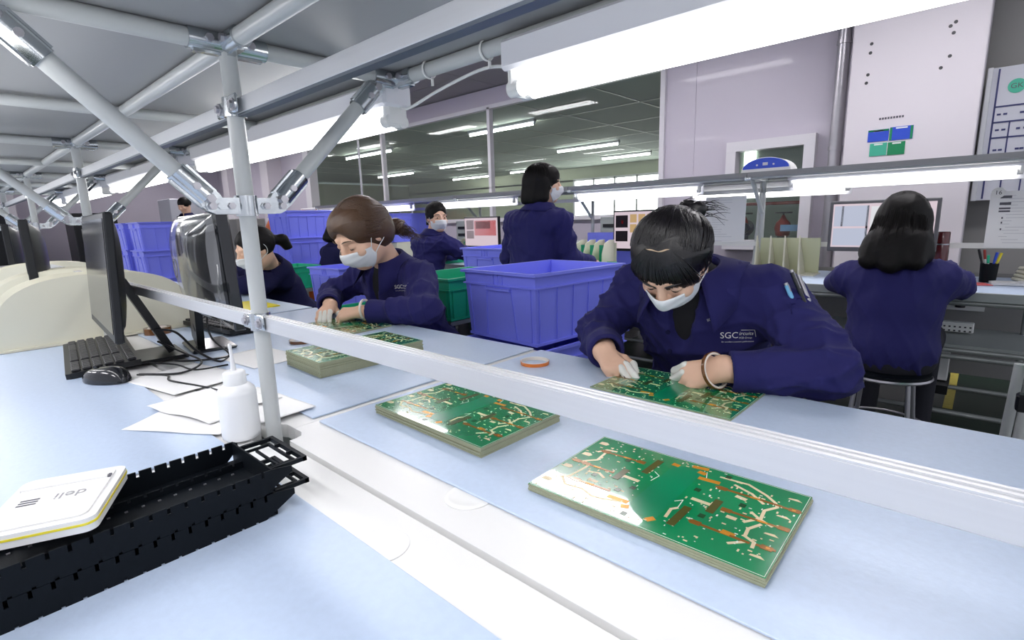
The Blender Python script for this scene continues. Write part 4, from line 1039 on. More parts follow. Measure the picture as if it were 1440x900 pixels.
# blue topped device on the far shelf
t = thing('air_ioniser', 'white bench device with blue curved top on the far shelf', 'device', (-1.10, 3.72, 1.4005))
arc = [(-.15, 0), (.15, 0)] + [(.15*math.cos(PI*k/16), .012+.085*math.sin(PI*k/16)) for k in range(17)]
Mxz = lambda y: Matrix(((1, 0, 0, 0), (0, 0, -1, y), (0, 1, 0, 0), (0, 0, 0, 1)))
q = MB(); q.prism(arc, -.09, .06, Mxz(0)); q.build('device_case', M_wplast, t, 30)
arc2 = [(.14*math.cos(PI*k/16), .028+.064*math.sin(PI*k/16)) for k in range(17)]
q = MB(); q.prism(arc2, .06, .064, Mxz(0)); q.build('blue_face', M_blueacc, t, 30)
q = MB(); q.box((0, -.066, .055), (.03, .003, .018)); q.cyl((-.05, -.064, .05), (-.05, -.067, .05), .006, n=10); q.cyl((.05, -.064, .05), (.05, -.067, .05), .006, n=10); q.build('display', M_wboard, t)
# rack cart at the right edge
t = thing('parts_cart', 'grey tube cart cut by the right picture edge', 'cart', (.218, 2.25, 0))
for x, y in ((-.10, -.25), (-.10, .25), (.35, -.25), (.35, .25)):
    q = MB(); q.cyl((x, y, .02), (x+.02, y, .60), .016, n=14); q.build('post', M_pipe, t, 40)
for z in (.59, .25):
    q = MB(); q.box((.17, 0, z), (.46, .50, .02)); q.build('cart_shelf', M_benchedge, t)
q = MB(); q.box((-.085, -.25, .60), (.040, .045, .05), bev=.006); q.build('joint', M_black, t)
dup(gc, (.352, 2.25, .602), 0, label='green crate on the cart at the right picture edge')
for k in range(2):
    o = thing('parts_bin', ('lower', 'upper')[k]+' white bin on the cart at the right picture edge', 'bin', (.37, 2.1, .262+.075*k)); q = MB(); q.lathe([(.07, 0), (.10, .06), (.118, .075), (.11, .075), (.094, .058), (.066, .004)], 4, rot(0, 0, PI/4)); q.build('bin_body', M_wplast, o)
# small status lights, thin conduit, columns at the far left
def beacon(x, y, z0, z1, cols, lab):
    t = thing('status_light', lab, 'lamp', (x, y, z0))
    q = MB(); q.cyl((0, 0, 0), (0, 0, z1-z0), .012, n=10); q.build('pole', M_galv, t, 40)
    for i, c in enumerate(cols):
        q = MB(); q.cyl((0, 0, z1-z0+.03*i), (0, 0, z1-z0+.03*(i+1)), .022, n=14); q.build('light_segment', lit('beacon_green', c, 2.0), t, 40)
beacon(-6.9, 4.3, 0, 1.47, [(.0, .9, .25)], 'small green status light left of the nearest post')
beacon(-6.05, 4.6, 0, 1.40, [(.0, .9, .25)], 'small green status light over the brown-haired head')
t = thing('hanging_conduit', 'thin grey conduit pole rising between brown-haired worker and lamp', 'pipe', (-6.30, 3.98, TT)); q = MB(); q.cyl((0, 0, 0), (0, 0, 2.0), .014, n=10); q.build('pipe_run', M_galv, t, 40)
for i, (x, y) in enumerate(((-13.2, 4.9), (-11.2, 4.95), (-9.62, 5.0))):
    mb = MB(); mb.box((x, y, CZ/2), (.35 if i < 2 else .2, .3 if i < 2 else .16, CZ)); struct(mb.build('trim_%d' % (4+i), M_pillar if i < 2 else M_frame))
# machines and cabinets far left
for i, (x, y, wd, d, h, m, lab) in enumerate(((-12.6, 3.6, .8, .6, 1.75, M_wboard, 'tall grey cabinet far left behind the posts'), (-13.4, 2.2, .9, .7, 1.5, M_black, 'black machine far left behind the posts'), (-11.6, 4.4, .6, .5, 1.45, M_pillar, 'white machine cabinet at the far wall'), (-13.9, .7, .7, .9, 1.9, M_pillar, 'white tall cabinet at the end wall'), (-10.2, 3.9, .7, .5, 1.30, M_greywall, 'grey machine before the far standing man'))):
    t = thing('machine_cabinet', lab, 'cabinet', (x, y, 0)); q = MB(); q.box((0, 0, h/2), (wd, d, h), bev=.01); q.build('case', m, t)
    q = MB(); q.box((wd/2+.004, 0, h*.55), (.008, d*.7, h*.5)); q.build('door_panel', M_black if m != M_black else M_greywall, t)
    q = MB(); q.box((wd/2+.012, d*.28, h*.55), (.012, .02, .12)); q.build('handle', M_galv, t)
t = thing('storage_drum', 'orange rounded cover behind the three-high blue stack', 'cover', (-7.5, 3.5, 0)); q = MB(); q.lathe([(.3, 0), (.32, .05), (.32, 1.15), (.26, 1.26), (.12, 1.33), (.01, 1.345)], 24); q.build('cover_body', mat('orange_plastic', (.62, .13, .02), .5), t, 50)
# ================================================================== PEOPLE
class SDF:
    """smooth-union distance field on a grid, meshed with surface nets"""
    def __init__(s, lo, hi, h):
        s.lo = np.array(lo, float); s.h = h; n = np.ceil((np.array(hi)-s.lo)/h).astype(int)+1
        s.n = n; s.F = np.full(n, .2, np.float32)
        s.ax = [(s.lo[i]+h*np.arange(n[i])).astype(np.float32) for i in range(3)]
    def reg(s, lo, hi):
        i0 = np.clip(np.floor((np.array(lo)-s.lo)/s.h).astype(int), 0, s.n-1); i1 = np.clip(np.ceil((np.array(hi)-s.lo)/s.h).astype(int)+1, 1, s.n)
        sl = tuple(slice(a, b) for a, b in zip(i0, i1))
        return sl, s.ax[0][sl[0]][:, None, None], s.ax[1][sl[1]][None, :, None], s.ax[2][sl[2]][None, None, :]
    def put(s, sl, d, k, mode):
        A = s.F[sl]
        if A.size == 0: return
        if mode == 'sub': A = -A
        if k > 0:
            hh = np.maximum(k-np.abs(A-d), 0)/k; r = np.minimum(A, d)-hh*hh*k*.25
        else: r = np.minimum(A, d)
        s.F[sl] = -r if mode == 'sub' else r
    def cap(s, a, b, ra, rb=None, k=.02, mode='u', cut=False, wr=None):
        rb = ra if rb is None else rb; a = np.array(a, float); b = np.array(b, float); m = max(ra, rb)+k+.03
        sl, X, Y, Z = s.reg(np.minimum(a, b)-m, np.maximum(a, b)+m)
        ba = b-a; L2 = ba@ba+1e-9
        t = ((X-a[0])*ba[0]+(Y-a[1])*ba[1]+(Z-a[2])*ba[2])/L2; tc = np.clip(t, 0, 1)
        r = ra+(rb-ra)*tc
        if wr: amp, fr, ph = wr; r = r+amp*np.sin(fr*tc*np.sqrt(L2)+ph+25*(X-a[0])+18*(Z-a[2]))*np.clip(tc*1.6, 0, 1)
        d = np.sqrt((X-a[0]-ba[0]*tc)**2+(Y-a[1]-ba[1]*tc)**2+(Z-a[2]-ba[2]*tc)**2)-r
        if cut: d = np.maximum(d, (t-1)*math.sqrt(L2))
        s.put(sl, d, k, mode); return s
    def ell(s, c, r, k=.02, R=None, mode='u'):
        c = np.array(c, float); r = np.array(r, float); m = r.max()+k+.03
        sl, X, Y, Z = s.reg(c-m, c+m); P = [X-c[0], Y-c[1], Z-c[2]]
        if R is not None: P = [P[0]*R[0][i]+P[1]*R[1][i]+P[2]*R[2][i] for i in range(3)]
        k0 = np.sqrt((P[0]/r[0])**2+(P[1]/r[1])**2+(P[2]/r[2])**2); k1 = np.sqrt((P[0]/r[0]**2)**2+(P[1]/r[1]**2)**2+(P[2]/r[2]**2)**2)+1e-9
        s.put(sl, k0*(k0-1)/k1, k, mode); return s
    def planes(s, pl, k=.01):
        """carve away where every plane value n.p - d > 0"""
        X, Y, Z = s.ax[0][:, None, None], s.ax[1][None, :, None], s.ax[2][None, None, :]
        d = None
        for n, o in pl:
            v = o-(n[0]*X+n[1]*Y+n[2]*Z); d = v if d is None else np.maximum(d, v)
        s.put((slice(None),)*3, np.broadcast_to(d, s.F.shape).astype(np.float32), k, 'sub'); return s
    def mesh(s):
        F = s.F; F[0] = F[-1] = .2; F[:, 0] = F[:, -1] = .2; F[:, :, 0] = F[:, :, -1] = .2
        I = F < 0; n = np.array(F.shape)-1; cnt = np.zeros(n, np.int8)
        C = [(i, j, k) for i in (0, 1) for j in (0, 1) for k in (0, 1)]
        for i, j, k in C: cnt += I[i:i+n[0], j:j+n[1], k:k+n[2]]
        act = np.argwhere((cnt > 0) & (cnt < 8)); idx = np.full(n, -1, np.int32); idx[tuple(act.T)] = np.arange(len(act))
        acc = np.zeros((len(act), 3)); num = np.zeros(len(act))
        for ax in range(3):
            for c in C:
                if c[ax]: continue
                e = list(c); e[ax] = 1; p = act+np.array(c); q = act+np.array(e)
                f0 = F[tuple(p.T)].astype(float); f1 = F[tuple(q.T)].astype(float); m = (f0 < 0) != (f1 < 0)
                t = f0[m]/(f0[m]-f1[m]); pt = np.tile(np.array(c, float), (m.sum(), 1)); pt[:, ax] = t
                acc[m] += pt; num[m] += 1
        V = s.lo+s.h*(act+acc/num[:, None]); Q = []
        for ax in range(3):
            a, b = (ax+1) % 3, (ax+2) % 3
            s0 = [slice(None)]*3; s1 = [slice(None)]*3; s0[ax] = slice(0, -1); s1[ax] = slice(1, None)
            A, B = I[tuple(s0)], I[tuple(s1)]; e = np.argwhere(A != B)
            ok = (e[:, a] > 0) & (e[:, b] > 0) & (e[:, a] < n[a]) & (e[:, b] < n[b]); e = e[ok]; fl = A[tuple(e.T)]
            def cell(da, db): q = e.copy(); q[:, a] += da; q[:, b] += db; return idx[tuple(q.T)]
            q = np.stack([cell(-1, -1), cell(0, -1), cell(0, 0), cell(-1, 0)], 1)
            q[~fl] = q[~fl][:, ::-1]; Q.append(q)
        return V, np.concatenate(Q)
def np_obj(name, V, Q, m, parent, off=(0, 0, 0)):
    me = bpy.data.meshes.new(name); V = np.asarray(V, float)-np.array(off)
    me.vertices.add(len(V)); me.vertices.foreach_set('co', V.astype(np.float32).ravel())
    me.loops.add(Q.size); me.loops.foreach_set('vertex_index', Q.astype(np.int32).ravel())
    me.polygons.add(len(Q)); me.polygons.foreach_set('loop_start', np.arange(0, Q.size, 4, dtype=np.int32)); me.polygons.foreach_set('use_smooth', np.ones(len(Q), bool))
    me.materials.append(m); me.update(calc_edges=True); me.validate()
    o = bpy.data.objects.new(name, me); COL.objects.link(o)
    if parent is not None: o.parent = parent
    return o
def crease(o, amp, seed, f0=22, n=5, keep=()):
    """cloth folds: push the surface along its normals by ridged waves"""
    me = o.data; N = len(me.vertices); V = np.empty(N*3, np.float32); Nn = np.empty(N*3, np.float32)
    me.vertices.foreach_get('co', V); me.vertices.foreach_get('normal', Nn); V = V.reshape(-1, 3); Nn = Nn.reshape(-1, 3)
    r = np.random.RandomState(seed); d = np.zeros(N)
    for i in range(n):
        k = r.normal(size=3); k /= np.linalg.norm(k); w = r.normal(size=3)*9
        ph = f0*(1+.5*i)*(V@k)+2.0*np.sin(V@w+r.uniform(0, 6))+r.uniform(0, 6)
        mask = .5+.5*np.sin(V@(r.normal(size=3)*7)+r.uniform(0, 6))
        d += ((1-np.abs(np.sin(ph*.5)))**2.5-.25)*mask/(1+.35*i)
    for p in keep: d = d*np.clip((np.linalg.norm(V-np.array(p), axis=1)-.055)/.05, .12, 1)
    V = V+Nn*(d*amp)[:, None]; me.vertices.foreach_set('co', V.astype(np.float32).ravel()); me.update()
def vn(a): a = np.array(a, float); return a/np.linalg.norm(a)
def hand_prims(wr, y, z, side, curl, spread=1.0, thumb=(.5, .75), sc=1.0, tz=-.45):
    """capsules of a hand: (a, b, ra, rb, tag); y fingers, z back of hand"""
    y = vn(y); z = np.array(z, float); z = vn(z-y*(z@y)); x = np.cross(y, z); x = -x if side == 'R' else x    # x towards the thumb
    W = lambda p: np.array(wr)+sc*(x*p[0]+y*p[1]+z*p[2])
    out = []; tips = {}
    out.append((W((-.006, -.01, 0)), W((.010, -.005, 0)), .021*sc, .021*sc, 'arm'))
    base = [(.027, .082), (.009, .088), (-.010, .084), (-.027, .075)]; ln = [(.042, .025, .021), (.046, .029, .022), (.042, .027, .022), (.033, .021, .019)]; rad = [.0095, .0098, .0092, .0082]
    for i in range(4):
        bx, by = base[i]; k = np.array((bx, by, .002)); out.append((W((bx*.5, .008, 0)), W(k-np.array((0, 0, .004))), .0155*sc, .0118*sc, 'palm'))
        if i < 3: out.append((W((bx*.8, by-.012, -.006)), W((base[i+1][0]*.8, base[i+1][1]-.012, -.006)), .011*sc, .011*sc, 'palm'))
        ang = 0; p = k; sx = bx*spread*4.0; r = rad[i]
        for j in range(3):
            ang += curl[i][j]; d = np.array((math.sin(sx)*math.cos(ang), math.cos(sx)*math.cos(ang), -math.sin(ang)))
            q = p+d*ln[i][j]; r2 = r*.93; out.append((W(p), W(q), r*sc, r2*sc, ('f', i, j))); p = q; r = r2
        tips[i] = W(p)
    # thumb
    a0, a1 = thumb
    p0 = np.array((.014, .012, -.010)); p1 = p0+.044*vn((.70, .62, tz)); p2 = p1+.032*vn((.35-.2*a0, .85, tz+.10-.4*a0)); p3 = p2+.027*vn((.10-.5*a1, .85, tz+.10-.35*a1))
    out += [(W(p0), W(p1), .0165*sc, .0125*sc, 'palm'), (W(p1), W(p2), .0115*sc, .0102*sc, ('f', 4, 1)), (W(p2), W(p3), .0102*sc, .0088*sc, ('f', 4, 2))]
    tips[4] = W(p3); return out, tips
def slerp(a, b, t):
    w_ = math.acos(max(-1, min(1, float(a@b))))
    if w_ < 1e-4: return a
    return (math.sin((1-t)*w_)*a+math.sin(t*w_)*b)/math.sin(w_)

def person(S_):
    g = S_.get; bl = np.array(S_['base'], float)
    T = thing('person', S_['label'], 'person', bl, 0, 'factory workers in navy jackets')
    hc = np.array(S_['head'], float); hs = g('hs', 1.0)
    f = vn(S_['look']); up = np.array(g('headup', (0, 0, 1)), float); up = vn(up-f*(up@f)); rt = np.cross(f, up)
    HM = np.stack([rt, f, up], 1)
    L2W = lambda P: hc+hs*(np.asarray(P)@HM.T)
    W2L = lambda p: HM.T@(np.array(p)-hc)/hs
    fine = g('fine', 0)                      # 2 close, 1 middle, 0 far
    hh = (.0065, .005, .0032)[fine]; hb = (.013, .010, .0058)[fine]; hhd = (.006, .004, .0024)[fine]
    J = {k: np.array(v, float) for k, v in S_['J'].items()}
    nb = J['neck']; fw = vn(S_['facing'])    # body facing, horizontal
    # ---------- skin: head and neck
    s = SDF((-.12, -.14, -.20), (.12, .16, .145), hh)
    s.ell((0, -.012, .030), (.074, .096, .084), .02).ell((0, .030, -.030), (.062, .066, .080), .03).ell((0, .058, -.092), (.034, .032, .024), .03)
    s.ell((0, .02, -.07), (.054, .06, .045), .03)
    s.cap((0, .094, .012), (0, .113, -.026), .008, .0125, .012).ell((-.011, .104, -.030), (.010, .010, .008), .008).ell((.011, .104, -.030), (.010, .010, .008), .008)
    for sg in (-1, 1):
        s.cap((sg*.018, .090, .024), (sg*.048, .076, .022), .009, .007, .014); s.ell((sg*.040, .070, -.030), (.024, .022, .022), .02)
        s.ell((sg*.032, .097, .002), (.017, .013, .010), .008, mode='sub'); s.ell((sg*.032, .083, .000), (.0165, .0125, .011), .004)
        s.ell((sg*.073, -.006, -.010), (.008, .019, .031), .006); s.ell((sg*.079, .0, -.004), (.005, .011, .018), .004, mode='sub')
    s.ell((0, .098, -.060), (.022, .009, .007), .006); s.cap((-.020, .096, -.0595), (.020, .096, -.0595), .0022, .0022, .002, mode='sub')
    nl = W2L(nb); s.cap((0, -.028, -.055), nl, .050, .054, .03)
    V, Q = s.mesh(); parts = [(L2W(V), Q)]
    # ---------- hands
    cots = []
    for H in S_.get('hands', []):
        pr_, tips = hand_prims(H['w'], H['y'], H['z'], H['side'], H['curl'], H.get('spread', 1.0), H.get('thumb', (.5, .75)), H.get('sc', .95), H.get('tz', -.45))
        P = np.array([p for c in pr_ for p in c[:2]]); we = J['wr'+H['side']]; ee = we+vn(J['el'+H['side']]-we)*.08; hw_ = np.array(H['w'], float)
        P = np.concatenate([P, [ee, we]]); s = SDF(P.min(0)-.045, P.max(0)+.045, hhd)
        s.cap(ee, we*.5+hw_*.5, .027, .0245, .012).cap(we*.5+hw_*.5, hw_, .0245, .022, .012)
        for a, b, ra, rb, tg in pr_: s.cap(a, b, ra, rb, .012 if tg in ('palm', 'arm') else .005)
        parts.append(s.mesh())
        for (fi, jmin) in H.get('cots', []):
            cs = [c for c in pr_ if isinstance(c[4], tuple) and c[4][1] == fi and c[4][2] >= jmin]
            P = np.array([p for c in cs for p in c[:2]]); s = SDF(P.min(0)-.03, P.max(0)+.03, hhd)
            for n_, (a, b, ra, rb, tg) in enumerate(cs):
                s.cap(a, b, ra+.0014, rb+.0014, .003)
            a, b = cs[0][0], cs[0][1]; s.cap(a+(b-a)*.04, a+(b-a)*.14, cs[0][2]+.0021, cs[0][2]+.0021, .002)
            cots.append(s.mesh())
    # ---------- body core under the clothes
    lo = np.min(list(J.values()), 0)-.25; hi = np.max(list(J.values()), 0)+.25; lo[2] = -.02
    core = SDF(lo, hi, .014)
    def torso(s, gdd, k=.05):
        c, p = J['chest'], J['pelvis']; sd = np.array((-fw[1], fw[0], 0)); R = np.stack([sd, fw, (0, 0, 1)], 1)
        s.ell(p, (.175-gdd, .145-gdd, .13-gdd), k, R).ell((p+c)/2, (.165-gdd, .125-gdd, .19-gdd), k, R)
        ax = vn(nb-p); f2 = vn(fw-ax*(fw@ax)); R2 = np.stack([np.cross(f2, ax), f2, ax], 1)
        s.ell(c, (.175-gdd, .125-gdd, .175-gdd), k, R2).ell(c*.45+nb*.55-fw*.025, (.165-gdd, .09-gdd, .095-gdd), k, R2)
        s.cap(J['shL'], J['shR'], .068-gdd, None, k)
    torso(core, .018); core.cap(J['chest'], nb, .06, .05, .03)
    for sd in 'LR':
        core.cap(J['sh'+sd], J['el'+sd], .048, .040, .02).cap(J['el'+sd], J['wr'+sd], .040, .027, .02)
        core.cap(J['hip'+sd], J['kn'+sd], .072, .052, .03).cap(J['kn'+sd], J['an'+sd], .050, .036, .02)
    parts.append(core.mesh())
    off = 0; VV = []; QQ = []
    for V, Q in parts: VV.append(V); QQ.append(Q+off); off += len(V)
    np_obj('body', np.concatenate(VV), np.concatenate(QQ), M_skin, T, bl)
    for V, Q in cots: np_obj('finger_cot', V, Q, M_cot, T, bl)
    # ---------- jacket
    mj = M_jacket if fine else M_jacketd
    P = np.array([J[k] for k in ('shL', 'shR', 'elL', 'elR', 'wrL', 'wrR', 'chest', 'pelvis', 'neck')]); s = SDF(P.min(0)-.2, P.max(0)+.16, hb)
    torso(s, -.006)
    for sd in 'LR':
        a, e, w_ = J['sh'+sd], J['el'+sd], J['wr'+sd]; wr = (.0035, 55, 1.0) if fine else None
        s.cap(a, e, .074, .057, .035, wr=wr).cap(e, w_, .058, .048, .02, cut=True, wr=(.003, 70, 2.0) if fine else None)
        d = vn(w_-e)
        s.cap(w_-d*.05, w_-d*.002, .0475, .0495, .003, cut=True)
        s.cap(w_-d*.014, w_+d*.05, .036, .037, .002, mode='sub')
        if fine: s.ell(a*.5+J['chest']*.5+np.array((0, 0, .03))-fw*.03, (.09, .09, .07), .04)
    s.cap(nb-fw*.01, nb+vn(nb-J['chest'])*.1+fw*.02, .060, .066, .01, mode='sub')
    if g('open', True):
        a = nb+fw*.085+np.array((0, 0, -.01)); b = J['chest']+fw*.135+np.array((0, 0, -.05)); s.cap(a, b, .052, .018, .01, mode='sub')
    V, Q = s.mesh(); jk = np_obj('jacket', V, Q, mj, T, bl)
    if fine: crease(jk, .017, S_.get('seed', 1), 34, 7, keep=(J['wrL']-bl, J['wrR']-bl))
    else: crease(jk, .010, S_.get('seed', 1), 20, 4)
    bvh = BVHTree.FromPolygons([Vector(v.co)+Vector(bl) for v in jk.data.vertices], [tuple(p.vertices) for p in jk.data.polygons])
    # sweater under the open front
    if g('open', True):
        s = SDF(J['chest']-.26, J['chest']+.30, .010); torso(s, .014); s.cap(nb-vn(nb-J['chest'])*.05, nb+vn(W2np(L2W, (0, -.03, -.09))-nb)*.03, .062, .057, .03)
        V, Q = s.mesh(); np_obj('sweater', V, Q, M_knit, T, bl)
    # collar
    nd = vn(vn(nb-J['chest'])+np.array((0, 0, .6))); f2 = vn(fw-nd*(fw@nd)); sd = np.cross(f2, nd)
    def col(u, v):
        a = (u-.5)*2*2.45; fr = (abs(a)/2.45)**3
        ring = -f2*math.cos(a)+sd*math.sin(a)
        r, z_ = ((.066, .012), (.068, .040), (.076, .042), (.096+.014*fr, .012-.014*fr), (.114+.046*fr, -.018-.056*fr))[int(round(v*4))]
        return nb+ring*r+nd*(z_-.010*fr)+f2*.02*fr
    q = MB(); pts = {}
    vs = []
    for j in range(5):
        for i in range(37):
            p = Vector(col(i/36, j/4))
            if j >= 3:
                hit = bvh.find_nearest(p)
                if hit[0] is not None and (p-hit[0]).dot(hit[1]) < .004: p = hit[0]+hit[1]*.004
            vs.append(p-Vector(bl))
    q.add(vs, [(j*37+i, j*37+i+1, (j+1)*37+i+1, (j+1)*37+i) for j in range(4) for i in range(36)])
    q.build('collar', mj, T, 50, solid=.003)
    # trousers and shoes
    s = SDF(np.minimum.reduce([J[k] for k in ('pelvis', 'knL', 'knR', 'anL', 'anR')])-.16, np.maximum.reduce([J[k] for k in ('pelvis', 'knL', 'knR')])+.16, .014)
    s.ell(J['pelvis']-np.array((0, 0, .04)), (.16, .14, .11), .04)
    for k in 'LR': s.cap(J['hip'+k], J['kn'+k], .084, .064, .04).cap(J['kn'+k], J['an'+k], .062, .054, .03, cut=True)
    V, Q = s.mesh(); np_obj('trousers', V, Q, M_trouser, T, bl)
    for k in 'LR':
        a = J['an'+k]; s = SDF(a-np.array((.2, .2, .12)), a+np.array((.2, .2, .08)), .008); z0 = np.array((a[0], a[1], .035))
        s.cap(z0-fw*.04, z0+fw*.13, .036, .034, .02).cap(a, z0, .042, .036, .02); s.planes([((0, 0, -1), -.004)], 0); V, Q = s.mesh(); np_obj('shoe', V, Q, M_shoe, T, bl)
    # ---------- mask with ear loops
    A = math.radians(82)
    def mk(u, v):
        uu = (u-.5)*2; a = uu*A
        bul = .084+.020*math.exp(-(uu/.30)**2)*math.exp(-((v-.2)/.30)**2)+.010*math.sin(PI*v)-.046*v**2.2
        x = (.071-.006*v)*math.sin(a); y = .024+bul*max(0, math.cos(a))**.85+.0016*math.sin(v*24)*math.cos(a)
        z_ = (-.012-.020*abs(uu)**1.5)*(1-v)+(-.120+.055*uu**2)*v
        return L2W((x, y, z_))-bl
    if g('mask', True):
        q = MB(); q.grid(mk, 41, 22); mko = q.build('face_mask', M_fmask, T, 180, solid=.0016)
        for sg in (0, 1):
            q = MB(); e = 1 if sg else -1
            a, b = Vector(mk(sg, .06)), Vector(mk(sg, .93))
            q.tube(bez([a, L2W((e*.077, .015, .006))-bl, L2W((e*.083, -.014, .022))-bl, L2W((e*.085, -.028, .0))-bl, L2W((e*.082, -.022, -.032))-bl, L2W((e*.077, .010, -.046))-bl, b], 5), .0016*hs, 6); q.build('ear_loop', M_fmask, mko, 60)
    # ---------- brows and lashes
    if fine or g('eyes'):
        for e in (-1, 1):
            q = MB(); q.tube([L2W((e*(.016+.036*k/6), .1035-.016*(k/6)**2-.002*k/6, .0255+.006*math.sin(PI*k/6)*.8))-bl for k in range(7)], [.0012, .0022, .0026, .0026, .0022, .0017, .0010], 6); q.build('eyebrow', g('hairmat', M_hairk), T, 60)
            q = MB(); q.tube([L2W((e*(.018+.028*k/6), .0955-.010*((k-3)/3)**2-.0035*k/6, -.004-.0045*math.sin(PI*k/6)+(.006 if g('eyes') else 0)))-bl for k in range(7)], [.0008, .0014, .0016, .0017, .0017, .0014, .0009], 6); q.build('eyelash', M_eye, T, 60)
            if g('eyes'):
                q = MB(); q.lathe([(.001, .003), (.004, .002), (.0058, 0), (.004, -.001)], 14, Matrix(((1, 0, 0, 0), (0, 0, 1, 0), (0, -1, 0, 0), (0, 0, 0, 1)))); q.v = [Vector(L2W(np.array(v)+np.array((e*.032, .0945, .000))))-Vector(bl) for v in q.v]; q.build('iris', M_eye, T, 60)
    # ---------- hair
    mh = g('hairmat', M_hairk if fine == 2 else M_hairm); st = S_['hair']; hr = (.008, .006, .0042)[fine]
    s = SDF((-.17, -.30, -.40), (.17, .17, .19), hr)
    c = np.array(g('hcen', (0, -.016, .028))); r = np.array(g('hr', (.087, .110, .098)))
    s.ell(c, r, .02)
    nape = -.085
    if st == 'bun':
        s.ell((0, .026, .045), (.074, .060, .058), .02)
        s.planes([((0, 1, 0), .012), ((0, 0, -1), .006)], .008); s.planes([((0, 1, 0), -.036), ((0, 0, -1), .002)], .008)
        s.ell((-.010, -.122, .012), (.040, .026, .034), .012).ell((-.036, -.130, .026), (.022, .020, .024), .01).ell((.016, -.132, .000), (.024, .020, .022), .01)
    elif st == 'low':
        s.ell((0, .030, .050), (.082, .068, .066), .02); s.ell((0, -.05, -.02), (.088, .075, .085), .03)
        s.ell((0, .128, -.028), (.068, .082, .098), .016, mode='sub'); s.planes([((0, 1, 0), .030), ((0, 0, -1), .062)], .012)
        s.cap((0, -.112, -.060), (0, -.145, -.080), .028, .032, .015).cap((0, -.145, -.080), (.0, -.180, -.105), .032, .026, .015).cap((0, -.180, -.105), (.01, -.195, -.14), .024, .010, .015)
    elif st == 'bob':
        s.cap((0, -.055, .0), (0, -.060, -.085), .080, .083, .03).cap((.055, -.01, 0), (.060, -.01, -.09), .035, .034, .03).cap((-.055, -.01, 0), (-.060, -.01, -.09), .035, .034, .03)
        s.ell((0, .035, .050), (.076, .062, .060), .02)
        s.ell((0, .125, -.07), (.058, .085, .085), .012, mode='sub'); nape = -.128
    elif st == 'long':
        s.cap((0, -.045, .0), (0, -.070, -.14), .088, .085, .04).cap((.055, -.02, 0), (.085, -.05, -.15), .040, .044, .03).cap((-.055, -.02, 0), (-.085, -.05, -.15), .040, .044, .03)
        s.cap((-.06, -.085, -.12), (-.08, -.105, -.20), .050, .034, .04).cap((.06, -.085, -.12), (.08, -.105, -.20), .050, .034, .04).cap((0, -.085, -.12), (0, -.115, -.22), .060, .034, .04)
        s.ell((0, .125, -.07), (.058, .085, .085), .012, mode='sub'); nape = -.34
    elif st == 'pony':
        s.ell((0, .125, -.025), (.068, .082, .095), .014, mode='sub'); s.planes([((0, 1, 0), .0), ((0, 0, -1), .02)], .012)
        s.cap((0, -.125, .0), (0, -.165, -.02), .028, .030, .015).cap((0, -.165, -.02), (0, -.185, -.13), .032, .020, .015).cap((0, -.185, -.13), (.0, -.20, -.20), .02, .008, .015)
    else:
        s.ell((0, .120, -.045), (.066, .080, .085), .014, mode='sub'); s.planes([((0, 0, -1), .03)], .01); nape = -.05
    s.planes([((0, 0, -1), -nape)], .006)
    V, Q = s.mesh(); ho = np_obj('hair', L2W(V), Q, mh, T, bl); crease(ho, .0035, 7, 60, 4)
    if fine == 0:
        return T
    rr = random.Random(11)
    sph = lambda az, el: np.array((math.sin(az)*math.cos(el), math.cos(az)*math.cos(el), math.sin(el)))
    q = MB()
    def strand(dirs, off0, off1, wdt, n=9, tail=None):
        pts = []
        for i in range(len(dirs)-1):
            for k in range(n):
                t = k/n; u = (i+t)/(len(dirs)-1); d = vn(slerp(dirs[i], dirs[i+1], t)); pts.append(c+d*r*(1+off0+(off1-off0)*u))
        pts.append(c+dirs[-1]*r*(1+off1))
        if tail is not None: pts += tail
        m = len(pts); q.tube([L2W(p)-bl for p in pts], [wdt*hs*(.5+.5*math.sin(PI*min(1, .12+.8*k/(m-1)))) for k in range(m)], 4, cap=False)
    if st == 'bun':
        E0 = math.radians(50)
        for _ in range(420):
            az = rr.uniform(-1.75, 1.75); el = E0 if abs(az) < .55 else E0-(abs(az)-.55)*.75
            end = vn((rr.uniform(-.28, .16), -1, rr.uniform(-.15, .28))); mid = vn(sph(az*1.02, el)*.45+end*.55+np.array((0, 0, .42 if abs(az) < 1.2 else .05)))
            o = rr.uniform(.0, .03); strand([sph(az, el+rr.uniform(.012, .075)), mid, end], .0+o*.3, o, rr.uniform(.0009, .0019), 6)
        for _ in range(460):
            az = rr.uniform(-.62, .62); wide = az*rr.uniform(1.25, 1.5)
            el1 = rr.uniform(-.46, -.30) if abs(az) < .45 else rr.uniform(-.52, -.28)
            o = rr.uniform(.05, .12); strand([sph(az*.8, E0-rr.uniform(.015, .06)), sph((az+wide)/2, .40), sph(wide, el1)], .035, .03+o, rr.uniform(.0010, .0021), 6)
        for k in range(26):
            az = (1 if k % 2 else -1)*rr.uniform(1.0, 1.45); strand([sph(az, .1), sph(az*.98, -.35), sph(az*.96, -.75)], .01, rr.uniform(0, .06), .0010, 5)
        for k in range(26):
            a0 = np.array((-.02+rr.uniform(-.03, .03), -.135+rr.uniform(-.02, .01), .02+rr.uniform(-.03, .03))); d = vn((-1, -.35+rr.uniform(-.3, .3), .0+rr.uniform(-.45, .35))); L = rr.uniform(.04, .085)
            q.tube([L2W(a0+d*L*t+np.array((0, 0, -.03*t*t*rr.uniform(0, 1.5))))-bl for t in (0, .25, .5, .75, 1)], [.0011, .0010, .0008, .0006, .0003], 4, cap=False)
